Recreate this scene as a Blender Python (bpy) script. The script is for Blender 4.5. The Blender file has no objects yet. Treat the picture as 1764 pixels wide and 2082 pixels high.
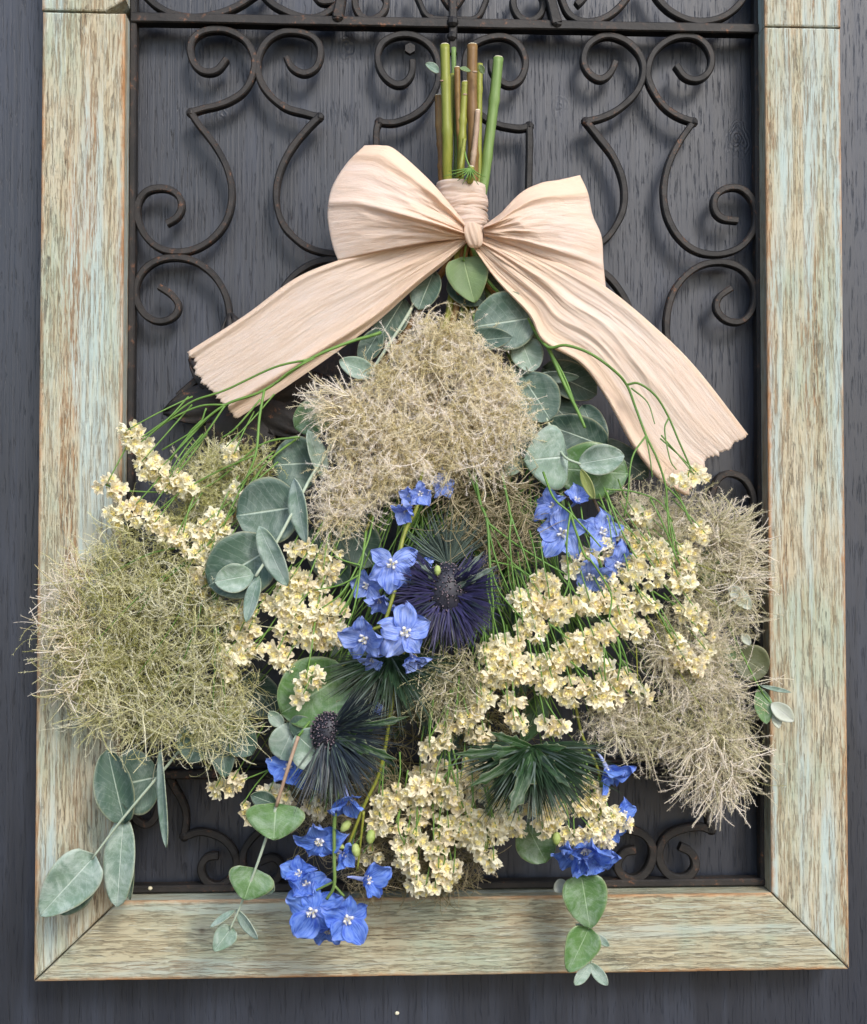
import bpy, math, random
import numpy as np
from mathutils import Vector, Matrix, noise
random.seed(7); rng = np.random.default_rng(7)
sc = bpy.context.scene
col = sc.collection
R = math.radians

# ------------------------------------------------------------ camera, world, sun, exposure
FOV = 45.2; PW, PH = 1764.0, 2082.0
CAM = np.array([-.04128, -.78333, -.02730]); PITCH, YAW = 0.02886, -0.04350
cd = bpy.data.cameras.new('camera'); cam = bpy.data.objects.new('camera', cd); col.objects.link(cam)
cd.sensor_fit = 'VERTICAL'; cd.angle = R(FOV); cd.clip_start = .01; cd.clip_end = 100
cam.location = CAM; cam.rotation_euler = (math.pi/2 + PITCH, 0, YAW)
sc.camera = cam
SUN_EL, SUN_AZ = R(38), R(24)       # light comes from above, a little from the right, in front of the wall
w = bpy.data.worlds.new('World'); sc.world = w; w.use_nodes = True
nt = w.node_tree; bg = nt.nodes['Background']
sky = nt.nodes.new('ShaderNodeTexSky'); sky.sky_type = 'NISHITA'; sky.sun_disc = False
sky.sun_elevation = SUN_EL; sky.sun_rotation = math.pi - SUN_AZ
sky.air_density = 1.0; sky.dust_density = 1.5; sky.ozone_density = 1.0
nt.links.new(sky.outputs[0], bg.inputs[0]); bg.inputs[1].default_value = 0.14
sd = bpy.data.lights.new('sun', 'SUN'); sun = bpy.data.objects.new('sun', sd); col.objects.link(sun)
sd.energy = 1.35; sd.angle = R(16); sd.color = (1.0, .95, .88)
sdir = Vector((math.sin(SUN_AZ)*math.cos(SUN_EL), -math.cos(SUN_AZ)*math.cos(SUN_EL), math.sin(SUN_EL)))
sun.rotation_euler = sdir.to_track_quat('Z', 'Y').to_euler(); sun.location = sdir*3
sc.view_settings.view_transform = 'Standard'; sc.view_settings.look = 'None'
sc.view_settings.exposure = 1.02; sc.view_settings.gamma = 1

# ------------------------------------------------------------ geometry helpers
FPX = PH/2/math.tan(R(FOV)/2)
ca, sa = math.cos(PITCH), math.sin(PITCH); cy_, sy_ = math.cos(YAW), math.sin(YAW)
RM = np.array([[cy_, -sy_, 0], [sy_, cy_, 0], [0, 0, 1]]) @ np.array([[1, 0, 0], [0, ca, -sa], [0, sa, ca]])
def PA(u, v, y):
    u = np.asarray(u, float); v = np.asarray(v, float); y = np.asarray(y, float)
    d = np.stack([(u-PW/2)/FPX, np.ones_like(u), (PH/2-v)/FPX], -1) @ RM.T
    t = (y-CAM[1])/d[..., 1]
    return CAM + d*t[..., None]
def P(u, v, y): return Vector(PA(u, v, y).tolist())
PXM = .75/FPX                                   # metres per photo pixel near the frame
def dome(u, v):                                 # front of the bouquet's mass
    r = ((u-880)/640.)**2 + ((v-1290)/640.)**2
    return -(0.056 + 0.044*np.maximum(0, 1-r))

WM = {}
def tag(o, label=None, cat=None, group=None, kind=None):
    if label: o['label'] = label
    if cat: o['category'] = cat
    if group: o['group'] = group
    if kind: o['kind'] = kind
    return o
def place(o, parent=None, M=None):
    M = M or Matrix.Identity(4)
    col.objects.link(o); WM[o.name] = M
    if parent is not None:
        o.parent = parent; o.matrix_basis = WM[parent.name].inverted() @ M
    else: o.matrix_basis = M
    return o
def empty(name, loc, label, cat, group=None):
    o = bpy.data.objects.new(name, None); o.empty_display_size = .02
    place(o, None, Matrix.Translation(loc)); return tag(o, label, cat, group)
def mesh(name, V, F, mats, uv=None, mi=None, smooth=True, attr=None):
    me = bpy.data.meshes.new(name)
    V = np.asarray(V, np.float32).reshape(-1, 3)
    if isinstance(F, np.ndarray):
        n, k = F.shape
        me.vertices.add(len(V)); me.vertices.foreach_set('co', V.ravel())
        me.loops.add(n*k); me.loops.foreach_set('vertex_index', F.ravel().astype(np.int32))
        me.polygons.add(n); me.polygons.foreach_set('loop_start', (np.arange(n)*k).astype(np.int32))
        try: me.polygons.foreach_set('loop_total', np.full(n, k, np.int32))
        except Exception: pass
        me.update(calc_edges=True)
    else:
        me.from_pydata(V.tolist(), [], F); me.update()
    me.polygons.foreach_set('use_smooth', np.full(len(me.polygons), smooth))
    for m in (mats if isinstance(mats, (list, tuple)) else [mats]): me.materials.append(m)
    if mi is not None: me.polygons.foreach_set('material_index', np.asarray(mi, np.int32))
    if uv is not None:
        l = me.uv_layers.new(name='UVMap'); vi = np.empty(len(me.loops), np.int32)
        me.loops.foreach_get('vertex_index', vi)
        l.data.foreach_set('uv', np.asarray(uv, np.float32)[vi].ravel())
    if attr is not None:
        a = me.attributes.new('tint', 'FLOAT', 'POINT'); a.data.foreach_set('value', np.asarray(attr, np.float32))
    return me
def obj(name, me, parent=None, M=None): return place(bpy.data.objects.new(name, me), parent, M)

def catmull(pts, n=8, closed=False):
    p = np.asarray(pts, float); out = []
    if len(p) == 2: return np.array([p[0]+(p[1]-p[0])*t for t in np.linspace(0, 1, n+1)])
    q = np.vstack([2*p[0]-p[1], p, 2*p[-1]-p[-2]])
    for i in range(1, len(q)-2):
        for t in np.linspace(0, 1, n, endpoint=False):
            a, b, c, d = q[i-1], q[i], q[i+1], q[i+2]
            out.append(.5*((2*b)+(-a+c)*t+(2*a-5*b+4*c-d)*t*t+(-a+3*b-3*c+d)*t**3))
    out.append(p[-1]); return np.array(out)
def resample(c, n):
    c = np.asarray(c, float); s = np.r_[0, np.cumsum(np.linalg.norm(np.diff(c, axis=0), axis=1))]
    t = np.linspace(0, s[-1], n); return np.stack([np.interp(t, s, c[:, k]) for k in range(c.shape[1])], -1)
def tube_vf(pts, rad, ns=8, cap=True, wob=0):
    p = np.asarray(pts, float); n = len(p); rad = np.broadcast_to(np.asarray(rad, float), (n,))
    t = np.gradient(p, axis=0); t /= np.linalg.norm(t, axis=1)[:, None]+1e-12
    ref = np.array([0, 1, 0]) if abs(t[0, 1]) < .9 else np.array([1, 0, 0])
    a = np.cross(t[0], ref); a /= np.linalg.norm(a); V = []
    for i in range(n):
        a = a-t[i]*a.dot(t[i]); a /= np.linalg.norm(a); b = np.cross(t[i], a)
        for k in range(ns):
            th = 2*math.pi*k/ns; rr = rad[i]*(1+wob*(random.random()-.5))
            V.append(p[i]+rr*(math.cos(th)*a+math.sin(th)*b))
    F = [(i*ns+k, i*ns+(k+1) % ns, (i+1)*ns+(k+1) % ns, (i+1)*ns+k) for i in range(n-1) for k in range(ns)]
    if cap: F += [tuple(range(ns))[::-1], tuple(range((n-1)*ns, n*ns))]
    return V, F
class MB:
    def __init__(s): s.V, s.F, s.M = [], [], []
    def add(s, V, F, m=0):
        o = len(s.V); s.V += [tuple(x) for x in V]; s.F += [tuple(i+o for i in f) for f in F]; s.M += [m]*len(F)
    def tube(s, pts, rad, ns=6, m=0, wob=0): s.add(*tube_vf(pts, rad, ns, wob=wob), m)
    def ball(s, c, r, m=0, sc_=(1, 1, 1), ns=8, nr=5):
        V = []; c = np.array(c)
        for i in range(nr+1):
            ph = math.pi*i/nr
            for k in range(ns):
                th = 2*math.pi*k/ns
                V.append(c+r*np.array([math.sin(ph)*math.cos(th)*sc_[0], math.sin(ph)*math.sin(th)*sc_[1], math.cos(ph)*sc_[2]]))
        s.add(V, [(i*ns+k, (i+1)*ns+k, (i+1)*ns+(k+1) % ns, i*ns+(k+1) % ns) for i in range(nr) for k in range(ns)], m)
    def build(s, name, mats, parent=None, smooth=True, M=None):
        return obj(name, mesh(name, s.V, s.F, mats, mi=s.M, smooth=smooth), parent, M)

# ------------------------------------------------------------ materials
def rgb(r, g, b): return (r, g, b, 1)
class Mat:
    def __init__(s, name):
        s.m = bpy.data.materials.new(name); s.m.use_nodes = True; s.t = s.m.node_tree; s.b = s.t.nodes['Principled BSDF']
        s.out = s.t.nodes['Material Output']
    def n(s, ty, **kw):
        x = s.t.nodes.new(ty)
        for k, v in kw.items(): setattr(x, k, v)
        return x
    def l(s, a, b): s.t.links.new(a, b)
    def coord(s, which='Object', scale=(1, 1, 1), rot=(0, 0, 0)):
        c = s.n('ShaderNodeTexCoord'); m = s.n('ShaderNodeMapping'); m.inputs['Scale'].default_value = scale
        m.inputs['Rotation'].default_value = rot; s.l(c.outputs[which], m.inputs[0]); return m.outputs[0]
    def noise(s, vec, scale=1, detail=4, rough=.55, dist=0):
        x = s.n('ShaderNodeTexNoise'); x.inputs['Scale'].default_value = scale; x.inputs['Detail'].default_value = detail
        x.inputs['Roughness'].default_value = rough; x.inputs['Distortion'].default_value = dist
        if vec is not None: s.l(vec, x.inputs['Vector'])
        return x.outputs['Fac']
    def ramp(s, fac, stops, interp='LINEAR'):
        x = s.n('ShaderNodeValToRGB'); e = x.color_ramp.elements; x.color_ramp.interpolation = interp
        e[0].position, e[0].color = stops[0][0], stops[0][1] if not isinstance(stops[0][1], (int, float)) else rgb(*[stops[0][1]]*3)
        e[1].position, e[1].color = stops[1][0], stops[1][1] if not isinstance(stops[1][1], (int, float)) else rgb(*[stops[1][1]]*3)
        for p_, c_ in stops[2:]:
            k = e.new(p_); k.color = c_ if not isinstance(c_, (int, float)) else rgb(c_, c_, c_)
        s.l(fac, x.inputs[0]); return x.outputs[0]
    def mix(s, fac, a, b, mode='MIX'):
        x = s.n('ShaderNodeMix', data_type='RGBA', blend_type=mode)
        for v, i in ((fac, 0), (a, 6), (b, 7)):
            if isinstance(v, (int, float)): x.inputs[i].default_value = v
            elif isinstance(v, tuple): x.inputs[i].default_value = v
            else: s.l(v, x.inputs[i])
        return x.outputs[2]
    def math(s, op, a, b=0, c=None, clamp=False):
        x = s.n('ShaderNodeMath', operation=op, use_clamp=clamp)
        for i, v in enumerate((a, b, c)):
            if v is None: continue
            if isinstance(v, (int, float)): x.inputs[i].default_value = v
            else: s.l(v, x.inputs[i])
        return x.outputs[0]
    def sep(s, vec):
        x = s.n('ShaderNodeSeparateXYZ'); s.l(vec, x.inputs[0]); return x.outputs
    def bump(s, h, strength=.3, dist=.001, normal=None):
        x = s.n('ShaderNodeBump'); x.inputs['Strength'].default_value = strength; x.inputs['Distance'].default_value = dist
        s.l(h, x.inputs['Height'])
        if normal is not None: s.l(normal, x.inputs['Normal'])
        s.l(x.outputs[0], s.b.inputs['Normal']); return x.outputs[0]
    def base(s, c):
        if isinstance(c, tuple): s.b.inputs['Base Color'].default_value = c
        else: s.l(c, s.b.inputs['Base Color'])
    def set(s, rough=.5, spec=.5, **kw):
        if isinstance(rough, (int, float)): s.b.inputs['Roughness'].default_value = rough
        else: s.l(rough, s.b.inputs['Roughness'])
        s.b.inputs['Specular IOR Level'].default_value = spec
    def translucent(s, color, fac, normal=None):
        t = s.n('ShaderNodeBsdfTranslucent'); mx = s.n('ShaderNodeMixShader'); mx.inputs[0].default_value = fac
        if isinstance(color, tuple): t.inputs[0].default_value = color
        else: s.l(color, t.inputs[0])
        s.l(s.b.outputs[0], mx.inputs[1]); s.l(t.outputs[0], mx.inputs[2]); s.l(mx.outputs[0], s.out.inputs[0])
    def rand(s):
        return s.n('ShaderNodeObjectInfo').outputs['Random']

def mat_wall():
    m = Mat('dark_painted_wood')
    g = m.noise(m.coord(scale=(420, 420, 9)), 1, 6, .65, .3)
    pores = m.noise(m.coord(scale=(760, 760, 46)), 1, 3, .6)
    pm = m.ramp(pores, [(.57, 0.), (.65, 1.)])
    big = m.noise(m.coord(scale=(7, 7, 2.2)), 1, 4, .6)
    bs = m.noise(m.coord(scale=(60, 60, 5)), 1, 4, .6)
    c = m.mix(m.ramp(big, [(.35, 0.), (.65, 1.)]), rgb(.014, .017, .025), rgb(.025, .030, .044))
    c = m.mix(m.math('MULTIPLY', m.ramp(bs, [(.5, 0.), (.75, 1.)]), .5), c, rgb(.042, .054, .085))
    c = m.mix(m.math('MULTIPLY', m.ramp(g, [(.50, 0.), (.62, 1.)]), .12), c, rgb(.026, .033, .054))
    c = m.mix(m.math('MULTIPLY', pm, .42), c, rgb(.008, .008, .011))
    spk = m.noise(m.coord(scale=(330, 330, 300)), 1, 2, .5)
    c = m.mix(m.ramp(spk, [(.79, 0.), (.82, .5)]), c, rgb(.25, .24, .22))
    sx, sy, sz = m.sep(m.coord())
    h = m.math('MULTIPLY', g, 1.0)
    for (u, v, r) in ((705, 100, .014), (1140, 215, .012), (1502, 282, .017), (455, 232, .010), (1400, 95, .010)):
        q = P(u, v, 0)
        wv = m.noise(m.coord(scale=(150, 150, 90)), 1, 2, .5)
        dx = m.math('SUBTRACT', sx, q.x); dz = m.math('MULTIPLY', m.math('SUBTRACT', sz, q.z), .72)
        d = m.math('SQRT', m.math('ADD', m.math('MULTIPLY', dx, dx), m.math('MULTIPLY', dz, dz)))
        d = m.math('ADD', d, m.math('MULTIPLY', wv, .012))
        ring = m.math('SINE', m.math('MULTIPLY', d, 2600))
        fall = m.math('SUBTRACT', 1.0, m.math('DIVIDE', d, r), clamp=True)
        h = m.math('ADD', h, m.math('MULTIPLY', m.math('MULTIPLY', ring, fall), .7))
        c = m.mix(m.math('MULTIPLY', m.math('GREATER_THAN', m.math('MULTIPLY', ring, fall), .42), .45), c, rgb(.012, .012, .016))
    m.base(c)
    h = m.math('SUBTRACT', h, m.math('MULTIPLY', pm, .8))
    m.set(rough=m.ramp(bs, [(.3, .36), (.7, .54)]), spec=.55)
    m.bump(h, .5, .0007); return m.m

def mat_wood(vertical=True):
    m = Mat('weathered_mint_wood')
    sc3 = (lambda a, b: (a, a, b)) if vertical else (lambda a, b: (b, a, a))
    fine, med, long_, pit = sc3(1150, 75), sc3(420, 22), sc3(75, 4), sc3(850, 90)
    warp = m.noise(m.coord(scale=(30, 30, 30)), 1, 3, .5)
    c1 = m.noise(m.coord(scale=fine), 1, 5, .7, .35)
    c2 = m.noise(m.coord(scale=med), 1, 5, .62, .35)
    c3 = m.noise(m.coord(scale=long_), 1, 4, .6, .2)
    c4 = m.noise(m.coord(scale=pit), 1, 3, .6)
    blot = m.noise(m.coord(scale=(16, 16, 10)), 1, 5, .65)
    saw = m.noise(m.coord(scale=(sc3(40, 420))), 1, 3, .6)
    if vertical: mint, warm, tan = rgb(.36, .40, .31), rgb(.46, .42, .31), rgb(.36, .28, .155)
    else: mint, warm, tan = rgb(.33, .365, .275), rgb(.41, .375, .26), rgb(.36, .30, .185)
    c = m.mix(m.ramp(blot, [(.40, 0.), (.56, 1.)]), mint, warm)
    c = m.mix(m.math('MULTIPLY', m.ramp(c3, [(.40, 1.), (.52, 0.)]), .75 if vertical else .4), c, rgb(.37, .47, .47))
    c = m.mix(m.math('MULTIPLY', m.ramp(c2, [(.44, 0.), (.66, 1.)]), .5 if vertical else .35), c, tan)
    grain = m.math('MULTIPLY', m.ramp(c1, [(.50, 0.), (.58, 1.)]), m.ramp(c2, [(.38, .05), (.56, 1.)]))
    c = m.mix(m.math('MULTIPLY', grain, .55 if vertical else .34), c, rgb(.20, .13, .065))
    orange = m.math('MULTIPLY', m.ramp(m.noise(m.coord(scale=tuple(x*.8 for x in long_)), 1, 4, .6), [(.50, 0.), (.60, 1.)]), m.ramp(c1, [(.42, 0.), (.56, 1.)]))
    c = m.mix(m.math('MULTIPLY', orange, .55 if vertical else .2), c, rgb(.33, .16, .06))
    dark = m.math('MULTIPLY', m.ramp(c4, [(.56, 0.), (.63, 1.)]), m.ramp(c3, [(.48, 0.), (.60, 1.)]))
    c = m.mix(m.math('MULTIPLY', dark, .55 if vertical else .38), c, rgb(.055, .040, .032))
    c = m.mix(m.math('MULTIPLY', m.ramp(saw, [(.60, 0.), (.70, 1.)]), .08), c, rgb(.16, .10, .05))
    light = m.ramp(m.noise(m.coord(scale=sc3(620, 70)), 1, 3, .6), [(.58, 0.), (.68, 1.)])
    c = m.mix(m.math('MULTIPLY', light, .5), c, rgb(.52, .54, .45))
    if not vertical:
        q = P(411, 1893, YF_); sx, sy, sz = m.sep(m.coord())
        dx = m.math('SUBTRACT', sx, q.x); dz = m.math('SUBTRACT', sz, q.z)
        d = m.math('ADD', m.math('SQRT', m.math('ADD', m.math('MULTIPLY', dx, dx), m.math('MULTIPLY', dz, dz))), m.math('MULTIPLY', blot, .003))
        c = m.mix(m.math('MULTIPLY', m.ramp(d, [(.006, .75), (.0105, 0.)]), .8), c, rgb(.19, .19, .165))
        c = m.mix(m.ramp(d, [(.0019, 1.), (.0024, 0.)]), c, rgb(.05, .03, .02))
    gen = m.n('ShaderNodeUVMap'); gx, gy, _ = m.sep(gen.outputs[0])       # uv.x across the board 0..1
    e = m.math('MULTIPLY', m.math('ABSOLUTE', m.math('SUBTRACT', gx, .5)), 2.0)
    en = m.math('ADD', e, m.math('MULTIPLY', m.math('SUBTRACT', m.noise(m.coord(scale=(90, 90, 90)), 1, 5, .7), .5), .22))
    ny = m.sep(m.n('ShaderNodeNewGeometry').outputs['True Normal'])[1]
    front = m.math('LESS_THAN', ny, -.15)
    c = m.mix(m.math('MULTIPLY', m.math('MULTIPLY', m.ramp(en, [(.89, 0.), (.98, .9)]), front), m.ramp(blot, [(.3, .25), (.6, 1.)])), c, rgb(.40, .20, .085))
    m.base(c); m.set(rough=.75, spec=.25)
    h = m.math('SUBTRACT', m.math('MULTIPLY', m.math('SUBTRACT', 1.0, grain), .7), m.math('MULTIPLY', dark, .9))
    h = m.math('ADD', h, m.math('ADD', m.math('MULTIPLY', c1, .5), m.math('MULTIPLY', light, .3)))
    m.bump(h, .8, .0008); return m.m

def mat_iron():
    m = Mat('rusty_black_iron')
    n1 = m.noise(m.coord(scale=(260,)*3), 1, 6, .7); n2 = m.noise(m.coord(scale=(38,)*3), 1, 4, .6)
    c = m.mix(m.ramp(n2, [(.4, 0.), (.65, 1.)]), rgb(.010, .009, .009), rgb(.024, .020, .018))
    rust = m.math('MULTIPLY', m.ramp(n1, [(.56, 0.), (.66, 1.)]), m.ramp(n2, [(.45, 0.), (.62, 1.)]))
    c = m.mix(m.math('MULTIPLY', rust, .8), c, rgb(.20, .085, .04))
    m.base(c); m.b.inputs['Metallic'].default_value = .15; m.set(rough=.6, spec=.45)
    m.bump(n1, .6, .0006); return m.m

def mat_ribbon():
    m = Mat('crinkled_peach_paper')
    uv = m.n('ShaderNodeUVMap').outputs[0]
    def mp(sc_):
        x = m.n('ShaderNodeMapping'); x.inputs['Scale'].default_value = sc_; m.l(uv, x.inputs[0]); return x.outputs[0]
    crk = m.noise(mp((9, 110, 1)), 1, 7, .74, .9)
    crk2 = m.noise(mp((4, 55, 1)), 1, 5, .65, .8)
    fib = m.noise(m.coord(scale=(900,)*3), 1, 3, .6)
    c = m.mix(m.ramp(crk2, [(.35, 0.), (.65, 1.)]), rgb(.95, .79, .67), rgb(.97, .88, .81))
    blot = m.noise(m.coord(scale=(38, 38, 38)), 1, 4, .6, .4)
    c = m.mix(m.math('MULTIPLY', m.ramp(blot, [(.46, 0.), (.60, 1.)]), .25), c, rgb(.90, .72, .56))
    c = m.mix(m.math('MULTIPLY', m.ramp(crk, [(.5, 0.), (.7, 1.)]), .5), c, rgb(.97, .87, .78))
    c = m.mix(m.math('MULTIPLY', m.ramp(fib, [(.52, 0.), (.66, 1.)]), .45), c, rgb(.93, .88, .87))
    at = m.n('ShaderNodeAttribute', attribute_name='tint')
    c = m.mix(m.math('MULTIPLY', at.outputs['Fac'], .8), c, rgb(.98, .78, .60))
    m.base(c); m.set(rough=.5, spec=.45)
    h = m.math('ADD', m.math('MULTIPLY', crk, 1.0), m.math('ADD', m.math('MULTIPLY', crk2, .35), m.math('MULTIPLY', fib, .18)))
    m.bump(h, .8, .0012); m.translucent(rgb(1.0, .84, .72), .42)
    tr = m.n('ShaderNodeBsdfTransparent'); mx = m.n('ShaderNodeMixShader'); old = m.out.inputs[0].links[0].from_socket
    m.l(m.math('MULTIPLY', m.math('SUBTRACT', 1.0, at.outputs['Fac'], clamp=True), .05), mx.inputs[0]); m.l(old, mx.inputs[1]); m.l(tr.outputs[0], mx.inputs[2]); m.l(mx.outputs[0], m.out.inputs[0]); return m.m

def mat_leaf(name, ca_, cb_, frost=.0, rough=.5, vein=(.45, .55, .45), trans=.12):
    m = Mat(name)
    uv = m.n('ShaderNodeUVMap').outputs[0]; ux, uy, _ = m.sep(uv)     # x along 0..1, y across -1..1
    ay = m.math('ABSOLUTE', uy)
    n1 = m.noise(m.coord(scale=(120,)*3), 1, 5, .65); n2 = m.noise(m.coord(scale=(600,)*3), 1, 3, .6)
    r = m.rand()
    n0 = m.noise(m.coord(scale=(35,)*3), 1, 4, .7, .5)
    c = m.mix(m.math('ADD', m.math('MULTIPLY', m.ramp(n1, [(.3, 0.), (.7, 1.)]), .6), m.math('MULTIPLY', r, .45), clamp=True), ca_+(1,), cb_+(1,))
    c = m.mix(m.math('MULTIPLY', m.ramp(n0, [(.45, 0.), (.62, 1.)]), .22), c, (ca_[0]*1.35, ca_[1]*1.45, ca_[2]*.75, 1))
    dist = m.noise(m.coord(scale=(200,)*3), 1, 3, .6)
    ph = m.math('ADD', m.math('MULTIPLY', m.math('SUBTRACT', ux, m.math('MULTIPLY', ay, .30)), 52), m.math('MULTIPLY', dist, 3.0))
    sv = m.ramp(m.math('SINE', ph), [(.90, 0.), (.995, .5)])
    mid = m.ramp(ay, [(.012, 1.), (.045, 0.)])
    vv = m.math('MAXIMUM', m.math('MULTIPLY', sv, .30), mid)
    c = m.mix(m.math('MULTIPLY', vv, .75), c, vein+(1,))
    edge = m.ramp(ay, [(.93, 0.), (.985, 1.)])
    c = m.mix(m.math('MULTIPLY', edge, .35), c, rgb(.40, .38, .22))
    c = m.mix(m.math('MULTIPLY', m.ramp(n2, [(.58, 0.), (.70, 1.)]), .25), c, tuple(x*.45 for x in ca_)+(1,))
    if frost:
        fr = m.ramp(m.noise(m.coord(scale=(75, 75, 75)), 1, 6, .75, .8), [(.50-.1*frost, 0.), (.72-.1*frost, 1.)])
        c = m.mix(m.math('MULTIPLY', fr, .62*frost+.1), c, rgb(.52, .60, .56))
    m.base(c); m.set(rough=m.ramp(n1, [(.3, rough-.08), (.7, rough+.12)]), spec=.42)
    h = m.math('ADD', m.math('MULTIPLY', vv, -.8), m.math('ADD', m.math('MULTIPLY', n1, .8), m.math('MULTIPLY', n2, .3)))
    m.bump(h, .5, .0008); m.translucent(tuple(min(1, x*1.3) for x in cb_)+(1,), trans); return m.m

def mat_petal(name, A_, B_, V_, D2_):
    m = Mat(name)
    uv = m.n('ShaderNodeUVMap').outputs[0]; ux, uy, _ = m.sep(uv)
    mp = m.n('ShaderNodeMapping'); mp.inputs['Scale'].default_value = (2.2, 13, 1); m.l(uv, mp.inputs[0])
    st = m.noise(mp.outputs[0], 1, 4, .6, .6); n1 = m.noise(m.coord(scale=(9,)*3), 1, 4, .6)
    r = m.rand()
    a = m.mix(m.math('ADD', m.math('MULTIPLY', r, .7), m.math('MULTIPLY', n1, .3), clamp=True), A_, B_)
    c = m.mix(m.ramp(st, [(.42, 0.), (.62, .55)]), a, V_)
    c = m.mix(m.ramp(st, [(.34, .75), (.46, 0.)]), c, D2_)
    c = m.mix(m.ramp(ux, [(.0, .75), (.20, 0.)]), c, rgb(.50, .56, .84))
    c = m.mix(m.ramp(ux, [(.88, 0.), (1., .35)]), c, rgb(.42, .50, .88))
    m.base(c); m.set(rough=.5, spec=.35); m.bump(st, .6, .0009); m.translucent(rgb(.16, .28, .85), .3); return m.m

def mat_simple(name, a, b, scale=150, rough=.6, spec=.3, bump=.3, trans=0, tr=.6, stretch=None):
    m = Mat(name)
    n1 = m.noise(m.coord(scale=stretch or (scale,)*3), 1, 5, .65); r = m.rand()
    c = m.mix(m.math('ADD', m.math('MULTIPLY', m.ramp(n1, [(.3, 0.), (.7, 1.)]), tr), m.math('MULTIPLY', r, 1-tr), clamp=True), a+(1,), b+(1,))
    m.base(c); m.set(rough=rough, spec=spec)
    if bump: m.bump(n1, bump, .0006)
    if trans: m.translucent(b+(1,), trans)
    return m.m
def mat_tint(name, cols, trans=.27, rough=.8):
    m = Mat(name); a = m.n('ShaderNodeAttribute', attribute_name='tint')
    c = m.ramp(a.outputs['Fac'], [(i/(len(cols)-1), rgb(*c_)) for i, c_ in enumerate(cols)])
    m.base(c); m.set(rough=rough, spec=.2); m.translucent(c, trans); return m.m

YF_ = -.030
M_wall, M_wv, M_wh, M_iron, M_rib = mat_wall(), mat_wood(True), mat_wood(False), mat_iron(), mat_ribbon()
M_euc = mat_leaf('eucalyptus_blue_green', (.045, .088, .070), (.082, .140, .110), .25)
M_eucf = mat_leaf('eucalyptus_powdery', (.115, .185, .140), (.20, .29, .235), .75, .5, (.50, .60, .52))
M_eucg = mat_leaf('eucalyptus_fresh_green', (.050, .125, .035), (.11, .215, .070), .35, .38, (.30, .42, .24))
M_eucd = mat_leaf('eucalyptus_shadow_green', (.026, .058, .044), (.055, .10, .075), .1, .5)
M_leafl = mat_leaf('soft_olive_leaf', (.12, .19, .08), (.18, .26, .12), 0, .55, (.36, .46, .24), .2)
M_leafo = mat_leaf('olive_brown_leaf', (.07, .085, .04), (.12, .13, .065), .1, .5, (.25, .26, .14), .2)
M_eucw = mat_leaf('pale_whitish_leaf', (.42, .45, .40), (.55, .57, .52), .5, .4, (.6, .62, .58), .3)  # whitish, partly translucent leaf colour
M_eucy = mat_leaf('yellow_olive_leaf', (.22, .26, .07), (.32, .36, .12), 0, .5, (.4, .42, .2), .2)
M_petal = mat_petal('light_blue_petal', rgb(.15, .26, .70), rgb(.28, .39, .81), rgb(.46, .54, .88), rgb(.06, .10, .50))
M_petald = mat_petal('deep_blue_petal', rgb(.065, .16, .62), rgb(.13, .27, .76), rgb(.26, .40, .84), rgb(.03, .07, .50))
M_cream = mat_simple('papery_cream', (.93, .84, .58), (.95, .93, .79), 160, .6, .25, .35, .38, .55)
M_pinkc = mat_simple('papery_rose_cream', (.92, .78, .54), (.95, .90, .74), 160, .6, .25, .35, .38, .55)
M_yel = mat_simple('dry_yellow', (.94, .78, .28), (.96, .90, .48), 200, .6, .25, .2, .2, .6)
M_calg = mat_simple('calyx_olive', (.50, .46, .20), (.72, .62, .36), 200, .6, .25, .2, .1, .6)
M_stg = mat_simple('fine_green_stem', (.075, .17, .030), (.16, .28, .06), 90, .5, .35, .2)
M_bright = mat_simple('bright_green_stem', (.15, .18, .018), (.28, .29, .055), 60, .45, .4, .35, 0, .8, (200, 200, 30))
M_green2 = mat_simple('ribbed_green_stem', (.10, .18, .035), (.19, .28, .09), 60, .5, .4, .5, 0, .8, (500, 500, 20))
M_brown = mat_simple('brown_twig', (.11, .05, .018), (.27, .17, .05), 60, .5, .35, .5, 0, .8, (200, 200, 40))
M_rosy = mat_simple('rosy_twig', (.24, .13, .085), (.42, .33, .24), 80, .5, .35, .4, 0, .8)
M_cut = mat_simple('cut_pith', (.62, .56, .40), (.78, .72, .58), 300, .7, .2, .3)
M_pale = mat_simple('powdery_stem', (.26, .34, .24), (.42, .48, .38), 120, .6, .3, .2)
M_white = mat_simple('white_floral_hair', (.72, .74, .82), (.88, .88, .90), 300, .6, .2, .2, .2)
M_bud = mat_simple('green_bud', (.26, .36, .08), (.45, .52, .20), 200, .5, .3, .3, .15)

# ------------------------------------------------------------ wall
wy0, wy1, wx0, wx1, wz0, wz1 = 0.0, .03, -.75, .75, -.75, .75
wb = MB(); wb.add([(wx0, 0, wz0), (wx1, 0, wz0), (wx1, 0, wz1), (wx0, 0, wz1), (wx0, .03, wz0), (wx1, .03, wz0), (wx1, .03, wz1), (wx0, .03, wz1)],
                 [(0, 1, 2, 3), (5, 4, 7, 6), (4, 0, 3, 7), (1, 5, 6, 2), (3, 2, 6, 7), (4, 5, 1, 0)])
wall = wb.build('wall', M_wall, smooth=False)
tag(wall, 'dark blue black painted wooden wall behind the weathered frame', 'wall', kind='structure')

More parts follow.
